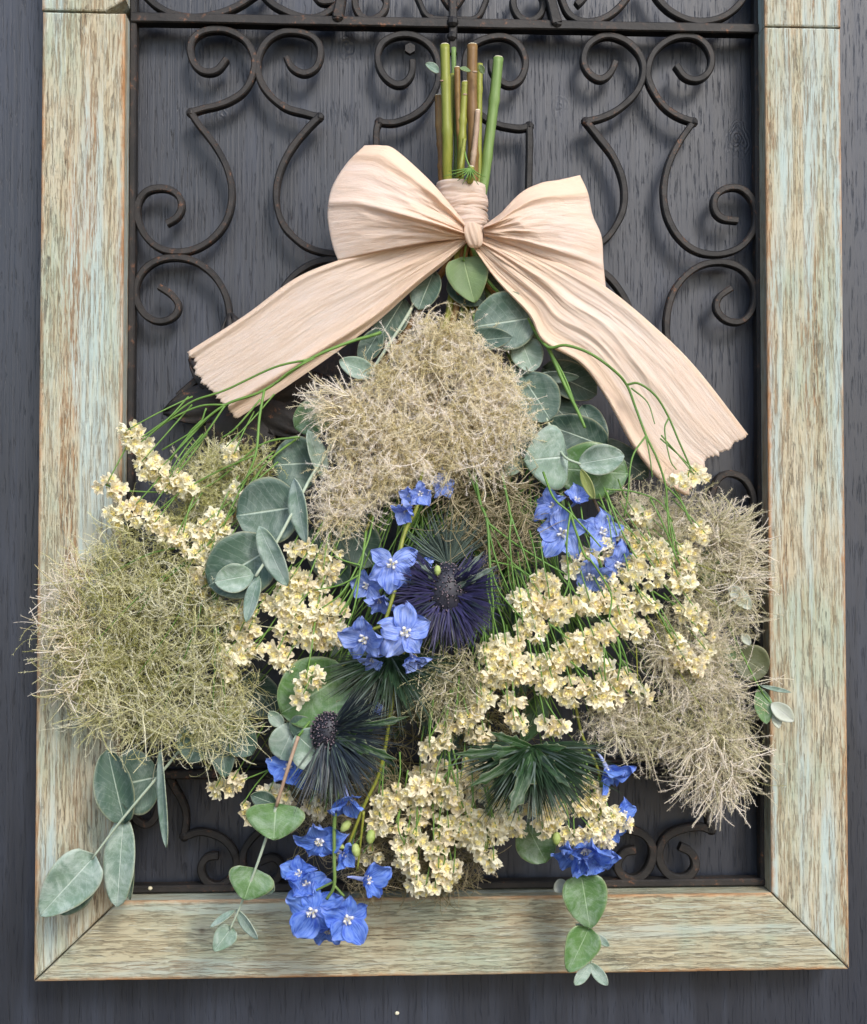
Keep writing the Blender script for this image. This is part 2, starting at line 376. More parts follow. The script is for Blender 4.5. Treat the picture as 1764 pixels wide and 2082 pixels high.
# ------------------------------------------------------------ framed iron panel
YF, YB, YG = -.030, -.0015, -.0125
panel = empty('framed_iron_panel', (0, YB, -.2871), 'weathered mint wooden frame holding a black iron scroll grille behind the bouquet', 'wall panel')
XL0, XR1, ZB0 = -.248, .248, -.2871
XL1 = P(249, 900, YF).x; XR0 = P(1562, 900, YF).x; ZB1 = P(900, 1824, YF).z
ZT = .345
def board(name, poly, axis, mat, w0, w1):
    """poly: front outline (x,z) ccw seen from camera; bevelled prism between YF and YB"""
    n = len(poly); c = np.mean(poly, axis=0); bv = .0012; V, uv = [], []
    pp = np.array(poly)
    def inset(d):
        out = []
        for i in range(n):
            a, b, cc = pp[i-1], pp[i], pp[(i+1) % n]
            e1 = (b-a)/np.linalg.norm(b-a); e2 = (cc-b)/np.linalg.norm(cc-b)
            n1 = np.array([-e1[1], e1[0]]); n2 = np.array([-e2[1], e2[0]])
            k = (n1+n2)/np.linalg.norm(n1+n2); out.append(b+k*d/max(.3, k.dot(n1)))
        return out
    # subdivide outline for irregular worn edges
    rings = [(inset(bv), YF), (inset(bv*.3), YF+bv*.35), (inset(0), YF+bv), (inset(0), YB)]
    segs = 60
    for pts, y in rings:
        for i in range(n):
            a, b = np.array(pts[i]), np.array(pts[(i+1) % n])
            for k in range(segs):
                q = a+(b-a)*k/segs
                if 0 < k and y > YB-1: 
                    j = (noise.noise(Vector((q[0]*180, q[1]*180, 3)))*.00035) if y < YB else 0
                    d = (c-q)/np.linalg.norm(c-q); q = q+d*abs(j)
                V.append((q[0], y, q[1]))
    N = n*segs; F = [tuple(range(N))]
    for r_ in range(3):
        for i in range(N):
            F.append((r_*N+i, (r_+1)*N+i, (r_+1)*N+(i+1) % N, r_*N+(i+1) % N))
    F.append(tuple(range(3*N, 4*N))[::-1])
    F = [f[::-1] for f in F]
    for x, y, z in V:
        t = ((x if axis == 'z' else z)-w0)/(w1-w0)
        uv.append((t, (z if axis == 'z' else x)))
    me = mesh(name, V, F, mat, uv=uv, smooth=False)
    return obj(name, me, panel)
g_ = .0004
zTL = P(170, 25, YF).z; zTR = P(1640, 56, YF).z
board('frame_board', [(XL0, ZB0+g_), (XL1, ZB1+g_), (XL1, zTL), (XL0, zTL)], 'z', M_wv, XL0, XL1)
board('frame_board', [(XR0, ZB1+g_), (XR1, ZB0+g_), (XR1, zTR), (XR0, zTR)], 'z', M_wv, XR0, XR1)
board('frame_board', [(XL0+g_, ZB0), (XR1-g_, ZB0), (XR0-g_*.2, ZB1), (XL1+g_*.2, ZB1)], 'x', M_wh, ZB0, ZB1)
board('frame_corner_block', [(XL0-.0006, zTL+.0009), (P(215, 25, YF).x, zTL+.0009), (P(240, 8, YF).x, P(240, 8, YF).z), (XL1, P(250, -2, YF).z), (XL1, ZT), (XL0-.0006, ZT)], 'z', M_wv, XL0, XL1)
board('frame_corner_block', [(XR0, zTR+.0006), (XR1+.0004, zTR+.0006), (XR1+.0004, ZT), (XR0, ZT)], 'z', M_wv, XR0, XR1)

# iron grille: border, bars, scrolls
def bar_vf(a, b, wv, y0, y1, ch=.0008, seg=30):
    """square bar between two (x,z) points"""
    pts = [np.array(a)+(np.array(b)-np.array(a))*k/seg for k in range(seg+1)]
    return sweep_vf(pts, wv, y0, y1, ch)
def sweep_vf(pts, wd, y0, y1, ch=.0008, rough=.00025, taper=0):
    p = np.asarray(pts, float); n = len(p); t = np.gradient(p, axis=0); t /= np.linalg.norm(t, axis=1)[:, None]+1e-12
    nr = np.stack([-t[:, 1], t[:, 0]], -1); h = wd/2; V = []
    for i in range(n):
        hh = h*(1+.10*noise.noise(Vector((p[i][0]*90, p[i][1]*90, 0)))); j = rough*noise.noise(Vector((p[i][0]*160, 5, p[i][1]*160)))
        for (a, y) in ((-hh+ch, y0), (hh-ch, y0), (hh, y0+ch), (hh, y1-ch), (hh-ch, y1), (-hh+ch, y1), (-hh, y1-ch), (-hh, y0+ch)):
            q = p[i]+nr[i]*a; V.append((q[0], y+j, q[1]))
    F = [(i*8+k, i*8+(k+1) % 8, (i+1)*8+(k+1) % 8, (i+1)*8+k) for i in range(n-1) for k in range(8)]
    F += [tuple(range(8))[::-1], tuple(range((n-1)*8, n*8))]
    return V, F
grl = MB()
gx0 = P(268, 900, YG).x; gx1 = P(1545, 900, YG).x; gzb = P(900, 1797, YG).z
grl.add(*bar_vf((gx0, .345), (gx0, gzb), .0042, YG-.0045, YG+.0045))
grl.add(*bar_vf((gx1, .345), (gx1, gzb), .0052, YG-.0045, YG+.0045))
grl.add(*bar_vf((gx0-.002, gzb), (gx1+.002, gzb), .0045, YG-.0052, YG+.0048))
cbL = P(270, 46, YG); cbR = P(1548, 61, YG); zc = (cbL.z+cbR.z)/2
grl.add(*bar_vf((gx0-.001, zc), (gx1+.001, zc), .0062, YG-.0058, YG+.004))
zl = P(400, 1573, YG).z
grl.add(*bar_vf((gx0, zl), (gx1, zl), .0052, YG-.0050, YG+.004))
grl.add(*bar_vf((gx0, zl+.0062), (gx1, zl+.0062), .0022, YG-.0030, YG+.004, .0005))
grille = grl.build('iron_grille', M_iron, panel, smooth=False)
def scroll(*segs, w=.0043, name='iron_scroll'):
    b = MB()
    for s in segs:
        c = resample(catmull(s, 10), max(12, int(len(s)*7)))
        k = c.copy(); k[1:-1] = (c[:-2]+2*c[1:-1]+c[2:])/4; k[1:-1] = (k[:-2]+2*k[1:-1]+k[2:])/4
        q = PA(k[:, 0], k[:, 1], np.full(len(k), YG))
        b.add(*sweep_vf(q[:, [0, 2]], w, YG-.0034+random.uniform(-.0004, .0004), YG+.0030))
    for s in segs[:-1]:                       # weld at each corner
        q = P(s[-1][0], s[-1][1], YG); b.ball((q.x, YG-.0008, q.z), .0033, sc_=(1, 1.1, 1))
    return b.build(name, M_iron, grille, smooth=False)
scroll([(462,122),(442,146),(415,148),(395,130),(388,100),(400,75),(430,63),(465,65),(500,85),(518,120),(515,155),(495,190),(455,213),(415,223),(390,231)],
       [(390,231),(405,255),(440,300),(465,350),(473,400),(462,450),(430,490),(385,512),(335,510),(300,485),(281,445),(284,410),(305,388),(340,385),(365,400),(371,425),(360,445),(340,456)])
scroll([(583,118),(595,140),(620,152),(645,138),(653,105),(640,80),(610,68),(575,68),(545,85),(527,118),(527,155),(545,190),(580,220),(620,232),(650,240)],
       [(650,240),(625,265),(590,310),(568,360),(563,410),(575,455),(605,490),(640,510),(690,518),(740,505),(775,470),(785,430)])
scroll([(325,584),(350,600),(365,622),(355,645),(325,655),(295,640),(277,605),(282,570),(305,540),(345,525),(390,530),(430,555),(455,590),(467,630),(467,680),(455,730),(430,780),(400,820)])
scroll([(839,125),(838,150),(825,170),(805,174),(780,155),(768,120),(778,90),(810,74),(845,76),(875,95),(890,125),(890,170),(870,212),(840,238),(800,252),(772,250)],
       [(772,250),(766,265),(766,320),(766,420)])
scroll([(999,125),(1002,150),(1031,175),(1057,165),(1069,130),(1056,95),(1026,77),(991,80),(961,95),(946,120),(946,170),(950,205),(976,235),(1011,255),(1057,263),(1076,258)],
       [(1076,258),(1077,290),(1076,340),(1074,430)])
scroll([(1251,127),(1241,150),(1221,164),(1198,152),(1186,125),(1197,92),(1231,75),(1271,85),(1301,115),(1308,150),(1293,190),(1256,225),(1221,242),(1191,249)],
       [(1191,249),(1216,280),(1246,320),(1266,370),(1268,420),(1252,460),(1226,492),(1180,515),(1130,505)])
scroll([(1374,135),(1391,158),(1416,165),(1439,150),(1446,120),(1431,90),(1401,76),(1361,83),(1328,110),(1316,150),(1326,185),(1351,220),(1381,240),(1409,250)],
       [(1409,250),(1381,290),(1359,335),(1349,385),(1354,435),(1376,480),(1411,510),(1456,519),(1501,506),(1529,475),(1537,440),(1529,407),(1506,385),(1476,384),(1454,400),(1451,425),(1466,445),(1499,450)])
scroll([(1486,587),(1461,605),(1456,630),(1476,652),(1506,655),(1528,632),(1535,590),(1516,555),(1481,536),(1436,537),(1401,555),(1371,590),(1356,640),(1356,690),(1370,740),(1400,790)])
scroll([(590,640),(575,600),(595,565),(640,536),(690,530),(740,545),(770,580),(780,640)])
scroll([(1290,660),(1275,620),(1258,590),(1232,560),(1190,535),(1140,530),(1100,550),(1080,600)])
scroll([(1440,1020),(1451,993),(1460,973),(1481,963),(1511,973),(1529,1003),(1531,1038),(1518,1060),(1490,1090),(1450,1110)])
scroll([(345,1580),(358,1603),(372,1628),(380,1657),(376,1700)],
       [(376,1700),(410,1690),(450,1702),(475,1727),(482,1757),(465,1789),(440,1800),(417,1787),(410,1762),(422,1742),(445,1739)], w=.0046)
scroll([(600,1640),(560,1665),(520,1697),(498,1727),(495,1757),(512,1787),(540,1798),(565,1785),(573,1757),(555,1742),(530,1752)], w=.0046)
scroll([(262+8,1650),(280,1668),(300,1676),(318,1660),(325,1630)], w=.0046)
scroll([(1291,1727),(1268,1732),(1254,1757),(1266,1780),(1291,1786),(1316,1767),(1327,1732),(1317,1704),(1291,1688),(1240,1680),(1200,1690)], w=.0052)
scroll([(1381,1720),(1404,1732),(1414,1757),(1401,1779),(1376,1785),(1351,1770),(1339,1737),(1351,1704),(1381,1686),(1421,1680),(1446,1687)],
       [(1446,1687),(1440,1660),(1436,1620),(1450,1580)], w=.0052)
# upper panel scrolls, cut by the top of the picture
scroll([(255,-60),(290,-15),(325,18),(370,36),(420,36),(475,20),(525,-12),(560,-50)])
scroll([(505,-50),(545,2),(580,25),(625,40),(662,32),(690,5),(700,-40)])
scroll([(640,-10),(655,6),(680,5)], w=.0045)
scroll([(735,-40),(722,2),(732,33),(755,43),(780,28),(785,0),(760,-30)])
scroll([(838,-30),(855,10),(872,38),(921,42),(968,40),(985,12),(1000,-30)], w=.0035)
scroll([(890,-30),(905,0),(921,18),(938,0),(955,-30)], w=.0040)
scroll([(1060,-30),(1043,2),(1052,33),(1075,45),(1098,33),(1105,5),(1090,-30)])
scroll([(1135,-40),(1142,0),(1158,33),(1190,47),(1228,40),(1262,14),(1290,-25)])
scroll([(1200,-20),(1182,3),(1172,12)], w=.0045)
scroll([(1310,-45),(1338,2),(1372,32),(1418,47),(1468,38),(1505,8),(1535,-40)])
for (a, b) in (((700, -25), (688, 44)), ((1108, -30), (1130, 55))):
    s = MB(); q0, q1 = P(*a, YG), P(*b, YG)
    s.add(*bar_vf((q0.x, q0.z), (q1.x, q1.z), .0065, YG-.008, YG+.002)); s.ball((q1.x, YG-.004, q1.z), .0042, sc_=(1, 1, .8))
    s.build('iron_post', M_iron, grille, smooth=False)
s = MB(); q0, q1 = P(921, -30, YG), P(921, 115, YG); s.add(*bar_vf((q0.x, q0.z), (q1.x, q1.z), .0050, YG-.0066, YG-.001))
s.ball(tuple(P(921, 45, YG-.006)), .0038); s.ball(tuple(P(920, 74, YG-.006)), .0033); s.build('iron_post', M_iron, grille, smooth=False)
s = MB(); q = P(834, 103, YG); s.tube([(q.x, YG, q.z), (q.x, YG-.0042, q.z)], .0035, 6); s.build('screw_head', M_iron, grille, smooth=False)
# rosette of curled iron leaves on a diamond plate
def iron_leaf(c, ang, L, Wd):
    V, F = [], []; nu, nv = 12, 9
    for i in range(nu):
        t = i/(nu-1); hw = Wd*math.sin(math.pi*min(1, t*.92+.06))**.7
        for k in range(nv):
            s_ = k/(nv-1)*2-1; x = t*L; z = s_*hw
            y = -.004-.007*math.sin(math.pi*t)*(1-.5*abs(s_))-.0035*abs(math.sin(s_*4.5))*t
            X = math.cos(ang)*x-math.sin(ang)*z; Z = math.sin(ang)*x+math.cos(ang)*z
            V.append((c.x+X, YG+y, c.z+Z))
    F = [(i*nv+k, i*nv+k+1, (i+1)*nv+k+1, (i+1)*nv+k) for i in range(nu-1) for k in range(nv-1)]
    return V, F
rc = P(505, 808, YG)
rp = MB(); rr = .043
pl = [(rc.x-rr, rc.z), (rc.x, rc.z-rr*.9), (rc.x+rr, rc.z), (rc.x, rc.z+rr*.9)]
for i in range(4): rp.add(*bar_vf(pl[i], pl[(i+1) % 4], .0045, YG-.0045, YG+.002))
ros = rp.build('iron_rosette', M_iron, grille, smooth=False)
for k in range(8):
    V, F = iron_leaf(rc, k*math.pi/4+.2, .052 if k % 2 == 0 else .042, .0125)
    o = obj('iron_leaf', mesh('iron_leaf', V, F, M_iron), ros) if False else None
    rp2 = MB(); rp2.add(V, F); o = rp2.build('iron_leaf', M_iron, grille)
    md = o.modifiers.new('s', 'SOLIDIFY'); md.thickness = .0012

# ------------------------------------------------------------ ribbon bow
bow = empty('ribbon_bow', P(962, 478, -.06), 'crinkled peach paper ribbon tied in a bow round the cut stems', 'bow')
def fold(t, s, seed, sharp=1.0):
    f = 0
    for k, (fr, a) in enumerate(((2.3, 1.0), (5.1, .6), (9.7, .38), (17.3, .2))):
        x = noise.noise(Vector((t*fr+seed*7.3, s*(.7+.5*k)+seed, seed*3.1+k)))
        f += a*(1-2.2*abs(x))
    return f
def ribbon_patch(name, top, bot, end0, end1, yfun, seed, amp0=.0035, amp1=.0012, NS=130, NT=110, roll=None, jag=0, mat=None):
    """top/bot run from knot outwards; end0 at the knot (top->bot), end1 outer (top->bot)"""
    T, B = resample(catmull(top, 12), NS), resample(catmull(bot, 12), NS)
    E0, E1 = resample(catmull(end0, 12), NT), resample(catmull(end1, 12), NT)
    V, uv, at = [], [], []
    L = np.linalg.norm(np.diff(T, axis=0), axis=1).sum()
    for i in range(NS):
        s = i/(NS-1)
        for k in range(NT):
            t = k/(NT-1)
            q = (1-t)*T[i]+t*B[i]+(1-s)*E0[k]+s*E1[k]-((1-s)*(1-t)*T[0]+(1-s)*t*B[0]+s*(1-t)*T[-1]+s*t*B[-1])
            if jag and s > .93: q = q+(T[-1]-T[-6])/np.linalg.norm(T[-1]-T[-6])*jag*(noise.noise(Vector((t*9, seed, 0)))+.5*noise.noise(Vector((t*31, seed, 2)))+.25*noise.noise(Vector((t*80, seed, 5))))*(s-.93)/.07
            edge = math.sin(math.pi*min(1, max(0, t)))**.4
            amp = (amp0*(1-s)**1.3+amp1)*edge*min(1, .35+s*6)
            y = yfun(s, t)-amp*fold(t, s*2.2, seed)-.00022*noise.noise(Vector((s*7, t*75, seed)))
            V.append(PA(q[0], q[1], y)); uv.append((s*L/300., t*.55+seed*.37))
            hem = (max(0, min(1, (t-.78)/.06)) if name == 'ribbon_tail' else max(0, min(1, (.22-t)/.08)))+max(0, 1-s*2.2)+max(0, min(1, (.05-t)/.02))
            at.append(min(1, hem+.25*max(0, fold(t, s*2.2, seed)-.3)))
    F = np.array([(i*NT+k, i*NT+k+1, (i+1)*NT+k+1, (i+1)*NT+k) for i in range(NS-1) for k in range(NT-1)])
    o = obj(name, mesh(name, V, F, mat or M_rib, uv=uv, attr=at), bow)
    md = o.modifiers.new('s', 'SOLIDIFY'); md.thickness = .00018; return o
K = (962, 476)
def lp(s, y0, y1, b): return y0*(1-s)+y1*s-b*math.sin(math.pi*min(1, s))**.8
# tails
ribbon_patch('ribbon_tail', [(955,470),(880,484),(790,500),(690,528),(600,566),(500,640),(388,712)],
  [(950,492),(905,535),(850,580),(750,668),(600,775),(485,850)], [(955,472),(953,482),(950,492)],
  [(388,712),(394,745),(412,775),(432,800),(455,822),(485,850)],
  lambda s, t: lp(s, -.060, -.040, .004)-.0045*math.exp(-((t-.86-.05*math.sin(5*s))/.05)**2)*min(1, s*4)-.002*math.exp(-((t-.04)/.04)**2), 1.3, .0020, .0003, jag=12)
ribbon_patch('ribbon_tail', [(972,474),(1060,496),(1150,535),(1236,582),(1330,660),(1415,745),(1523,885)],
  [(958,496),(1010,570),(1075,640),(1105,695),(1180,740),(1232,808),(1285,905),(1340,975),(1393,1008)], [(972,480),(966,488),(958,496)],
  [(1523,885),(1478,915),(1436,938),(1420,965),(1412,985),(1393,1008)],
  lambda s, t: lp(s, -.060, -.048, .008)-.004*math.exp(-((t-.38-.1*s)/.05)**2)*max(0, 1-s*1.2)-.003*math.exp(-((t-.97)/.04)**2), 4.1, .0030, .0005, jag=10)
# back layers of loops
ribbon_patch('ribbon_loop_back', [(948,462),(890,392),(815,318),(748,300)], [(945,480),(860,494),(760,512),(692,520)],
  [(948,462),(946,470),(945,480)], [(748,300),(702,345),(674,400),(672,440),(682,490),(692,520)],
  lambda s, t: lp(s, -.056, -.052, -.006), 2.7, .003, .0012, 80, 60)
ribbon_patch('ribbon_loop_back', [(980,462),(1015,436),(1070,392),(1135,368),(1172,362)], [(985,482),(1050,500),(1140,540),(1228,586)],
  [(980,462),(983,471),(985,482)], [(1172,362),(1190,385),(1202,440),(1218,480),(1226,540),(1228,586)],
  lambda s, t: lp(s, -.056, -.050, -.004), 3.7, .003, .0012, 80, 60)
# front layers
ribbon_patch('ribbon_loop', [(950,460),(915,415),(872,365),(805,305),(775,296),(742,296)], [(945,484),(870,492),(780,508),(688,529)],
  [(950,460),(947,472),(945,484)], [(742,296),(706,332),(676,380),(667,425),(668,455),(677,500),(688,529)],
  lambda s, t: lp(s, -.062, -.056, .014*(.5+.5*math.sin(math.pi*(t*.9+.1))))-.004*math.exp(-((t-.10)/.06)**2)*(1-.4*s)-.005*math.exp(-((t-.60+.06*s)/.035)**2)*(1-s*.6), 5.9, .0028, .0006)
ribbon_patch('ribbon_loop', [(982,460),(1010,442),(1058,393),(1100,372),(1140,365),(1180,356)], [(985,480),(1050,502),(1100,525),(1180,560),(1233,588)],
  [(982,460),(984,470),(985,480)], [(1180,356),(1196,392),(1206,438),(1224,482),(1228,540),(1233,588)],
  lambda s, t: lp(s, -.062, -.053, .013*(.5+.5*math.sin(math.pi*t)))-.0045*math.exp(-((t-.16)/.05)**2)*(1-.5*s)-.003*math.exp(-((t-.80)/.04)**2)*(1-s*.5), 7.7, .0028, .0006)
# band of paper wound round the stems, built as overlapping turns
def ribbon_ring(name, cx, cv, rx, half, y, ry, seed, tilt=0, amp=.0009, squeeze=1.0):
    NA, NH = 90, 22; V, uv = [], []
    c = PA(cx, cv, y); rxm = rx*PXM*.97; hh = half*PXM
    for i in range(NA):
        a = 2*math.pi*i/(NA-1)
        for k in range(NH):
            t = k/(NH-1)*2-1
            rr = 1+.04*math.cos(t*math.pi/2*squeeze)
            d = amp*fold(t*.4, a*.45, seed)
            V.append((c[0]+(rxm+d)*rr*math.cos(a), c[1]+(ry+d)*rr*math.sin(a), c[2]+t*hh+tilt*PXM*math.cos(a)))
            uv.append((a*.35+seed, t*.12))
    F = np.array([(i*NH+k, i*NH+k+1, (i+1)*NH+k+1, (i+1)*NH+k) for i in range(NA-1) for k in range(NH-1)])
    o = obj(name, mesh(name, V, F, M_rib, uv=uv, attr=[.12]*len(V)), bow); md = o.modifiers.new('s', 'SOLIDIFY'); md.thickness = .0003
ribbon_ring('ribbon_band', 938, 402, 46, 25, -.040, .0125, 11, -3)
ribbon_ring('ribbon_band', 942, 424, 45.5, 15, -.040, .0131, 12, 8)
ribbon_ring('ribbon_band', 944, 444, 43.5, 13, -.040, .0135, 13, -7)
ribbon_ring('ribbon_band', 948, 460, 38, 12, -.041, .0140, 14, 6)
ribbon_ring('ribbon_band', 954, 476, 30, 13, -.042, .0140, 15, 4)
kn = []
NA, NB = 40, 30; V, uv = [], []; kc = PA(963, 478, -.0655)
for i in range(NA):
    a = 2*math.pi*i/NA
    for k in range(NB):
        b = math.pi*k/(NB-1)
        wr = 1+.13*math.sin(a*9+math.cos(b)*2)+.10*math.sin(a*5+2)
        x = .0050*math.sin(b)**.6*math.cos(a)*wr; y = .0048*math.sin(b)**.6*math.sin(a)*wr; z = .0074*math.cos(b)
        V.append((kc[0]+x-.15*z, kc[1]+y, kc[2]+z)); uv.append((z*30, a*.12))
F = np.array([(i*NB+k, ((i+1) % NA)*NB+k, ((i+1) % NA)*NB+k+1, i*NB+k+1) for i in range(NA) for k in range(NB-1)])
obj('ribbon_knot', mesh('ribbon_knot', V, F, M_rib, uv=uv, attr=[1.0]*len(V)), bow)
ribbon_patch('ribbon_end', [(760,770),(700,795),(650,822)], [(765,790),(705,815),(622,848)], [(760,770),(762,780),(765,790)], [(650,822),(636,835),(622,848)],
  lambda s, t: -.048, 8.8, .001, .0006, 30, 20)

# ------------------------------------------------------------ plant helpers
def path3(pts, n=6):
    """pts (u,v,y) photo pixels + depth -> smooth world polyline"""
    c = catmull(pts, n); return PA(c[:, 0], c[:, 1], c[:, 2])
def add_stem(b, pts, r0, r1=None, m=0, ns=7, n=6, nodes=()):
    q = path3(pts, n); r1 = r0 if r1 is None else r1
    rad = np.linspace(r0, r1, len(q))*PXM
    for t in nodes:
        i = t*(len(q)-1); rad *= 1+.35*np.exp(-((np.arange(len(q))-i)/.8)**2)
    b.tube(q, rad, ns, m, .08)
def leaf_mesh(nu=18, nv=11, kind='round', cup=.12, curl=.1, wave=.03, seed=0, asp=1.0):
    V, F, uv = [], [], []
    for i in range(nu):
        t = i/(nu-1)
        if kind == 'round': hw = math.sin(math.pi*(t**.92)) if 0 < t < 1 else 0; hw = max(0, hw)**.5
        elif kind == 'heart': hw = max(0, math.sin(math.pi*t**.62))**.62*(1-.15*t) if 0 < t < 1 else 0
        elif kind == 'oval': hw = max(0, math.sin(math.pi*t))**.62 if 0 < t < 1 else 0
        else: hw = max(0, math.sin(math.pi*t**.85))**.9 if 0 < t < 1 else 0
        hw = max(hw, .015)
        for k in range(nv):
            s = k/(nv-1)*2-1
            x = t; yv = s*hw*.5
            if kind in ('heart', 'round'): x -= .05*(1-t)**4*abs(s)*1.5
            e = abs(s)**2
            z = cup*(e*hw-.4)-curl*t*t+wave*math.sin(t*7+seed+s*2)*abs(s)+.02*noise.noise(Vector((t*3, s*2, seed)))
            V.append((x, yv*(1+.03*noise.noise(Vector((t*6, seed, 1)))), z)); uv.append((t, s))
    F = [(i*nv+k, (i+1)*nv+k, (i+1)*nv+k+1, i*nv+k+1) for i in range(nu-1) for k in range(nv-1)]
    return V, F, uv
_lc = {}
def leaf(parent, base, tip, wpx, mat, kind='round', dy=0, roll=0, cup=.12, curl=.08, dz=.004, name='leaf', yb=None, wave=.03, label=None):
    """base/tip in photo pixels; sits dy metres nearer (-) or deeper (+) than the bouquet's front"""
    mu, mv = (base[0]+tip[0])/2, (base[1]+tip[1])/2
    y0 = (float(dome(mu, mv))+dy) if yb is None else yb
    a = P(base[0], base[1], y0); b = P(tip[0], tip[1], y0-dz)
    L = (b-a).length; X = (b-a).normalized(); view = Vector((0, -1, 0))
    Y = view.cross(X).normalized(); Z = X.cross(Y)
    rot = Matrix.Rotation(roll, 3, X); Y = rot @ Y; Z = rot @ Z
    W = wpx*PXM*.95/max(.25, abs(math.cos(roll)))
    seed = random.random()*9
    V, F, uv = leaf_mesh(kind=kind, cup=cup*L/W if W > L*.6 else cup, curl=curl, wave=wave, seed=seed)
    V = [a+X*(x*L)+Y*(y*W)+Z*(z*min(W, L)) for x, y, z in V]
    o = obj(name, mesh(name, V, F, mat, uv=uv), parent)
    md = o.modifiers.new('s', 'SOLIDIFY'); md.thickness = .0005
    if label: o['label'] = label
    return o

# petal library
def petal_vf(seed, ruf=.10, cl=.15, wd=.62, mat=None):
    nu, nv = 13, 9; V, uv = [], []
    for i in range(nu):
        t = i/(nu-1); hw = wd*.5*(.16+.84*math.sin(math.pi*min(1, (t*.93)**.95))**.75)
        if t > .85: hw *= 1-((t-.85)/.15)**2*.38
        for k in range(nv):
            s = k/(nv-1)*2-1
            n_ = noise.noise(Vector((t*3+seed, s*1.7, seed*2)))
            x = t*(1-.10*abs(s)**2*t)+(.06*noise.noise(Vector((s*3.5, seed, 4))) if t > .8 else 0)
            z = .22*abs(s)**1.6*hw*1.2-cl*t*t+ruf*n_*t*1.6+ruf*.5*math.sin(s*6+seed)*t*t+.05*math.cos(s*math.pi)*(1-t)
            V.append((x, s*hw*(1+.12*noise.noise(Vector((t*4, seed, 8)))), z)); uv.append((t, s*.5+.5+seed))
    F = [(i*nv+k, (i+1)*nv+k, (i+1)*nv+k+1, i*nv+k+1) for i in range(nu-1) for k in range(nv-1)]
    return mesh('petal', V, F, mat or M_petal, uv=uv)
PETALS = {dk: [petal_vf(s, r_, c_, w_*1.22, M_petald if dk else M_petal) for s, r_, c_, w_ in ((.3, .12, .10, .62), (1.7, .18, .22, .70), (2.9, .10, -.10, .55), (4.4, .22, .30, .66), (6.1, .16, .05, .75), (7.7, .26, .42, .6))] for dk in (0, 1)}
def centre_mesh(seed, spur=True):
    random.seed(seed); b = MB()
    for k in range(4):                                       # pale hairy inner petals
        a = k*math.pi/2+.4; d = np.array([math.cos(a), math.sin(a), 0])
        q = [d*.03, d*.10+np.array([0, 0, .10]), d*.17+np.array([0, 0, .22])]
        b.tube(catmull(np.array(q), 4), np.linspace(.035, .06, 9), 6, 0, .4)
    for k in range(14):
        a = random.uniform(0, 6.28); r_ = random.uniform(.02, .15); d = np.array([math.cos(a)*r_, math.sin(a)*r_, 0])
        q = [d*.3, d*.8+np.array([0, 0, .12]), d*1.3+np.array([0, 0, random.uniform(.18, .30)])]
        b.tube(q, [.010, .009, .007], 4, 0); b.ball(q[-1], .017, 1, ns=6, nr=4)
    if spur: b.tube(catmull(np.array([(0, 0, .02), (-.03, .02, -.25), (-.10, .06, -.55), (-.22, .08, -.72)]), 4), np.linspace(.11, .03, 13), 7, 2)
    return mesh('blossom', b.V, b.F, [M_white, M_yel, M_petal], mi=b.M)
CENTRES = [centre_mesh(s) for s in (1, 2, 3)]; random.seed(21)
def basis(n, roll=0):
    n = Vector(n).normalized(); up = Vector((0, 0, 1)); x = up.cross(n)
    if x.length < .01: x = Vector((1, 0, 0))
    x.normalize(); y = n.cross(x)
    M = Matrix((x, y, n)).transposed(); return (M @ Matrix.Rotation(roll, 3, 'Z')).to_4x4()
def blossom(parent, u, v, size, n=(0, -1, 0), open_=.25, angles=None, dy=-.006, roll=0, skip=(), droop=0):
    """delphinium blossom: part with five sepals as sub-parts; size = petal length in photo px"""
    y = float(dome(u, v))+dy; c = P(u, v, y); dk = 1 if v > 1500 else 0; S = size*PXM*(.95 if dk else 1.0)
    Mb = Matrix.Translation(c) @ basis(n, roll)
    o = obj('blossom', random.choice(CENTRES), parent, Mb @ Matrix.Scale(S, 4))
    ang = angles or [18, 90, 162, 234, 306]
    for i, a in enumerate(ang):
        if i in skip: continue
        s_ = S*random.uniform(.88, 1.12)
        op = open_+random.uniform(-.18, .18)
        Mp = Mb @ Matrix.Rotation(R(a+random.uniform(-6, 6)), 4, 'Z') @ Matrix.Rotation(-op, 4, 'Y') @ Matrix.Rotation(random.uniform(-.25, .25), 4, 'X') @ Matrix.Translation((0, 0, 0.0)) @ Matrix.Diagonal((s_, s_*random.uniform(.9, 1.15), s_, 1))
        obj('petal', PETALS[dk][random.randrange(6)], o, Mp)
    return o
def bud(parent, u, v, L, ang, dy=-.004, w_=.42, mat=None):
    y = float(dome(u, v))+dy; c = np.array(P(u, v, y)); d = np.array([math.cos(ang), -.2, math.sin(ang)]); L *= PXM*.75
    q = [c+d*L*t for t in (-.5, -.35, -.1, .15, .35, .5)]
    b = MB(); b.tube(catmull(np.array(q), 3), np.interp(np.linspace(0, 1, 16), [0, .15, .5, .8, 1], [.08, .35, .5, .3, .04])*L*w_*1.6, 8)
    return b.build('bud', mat or M_bud, parent)

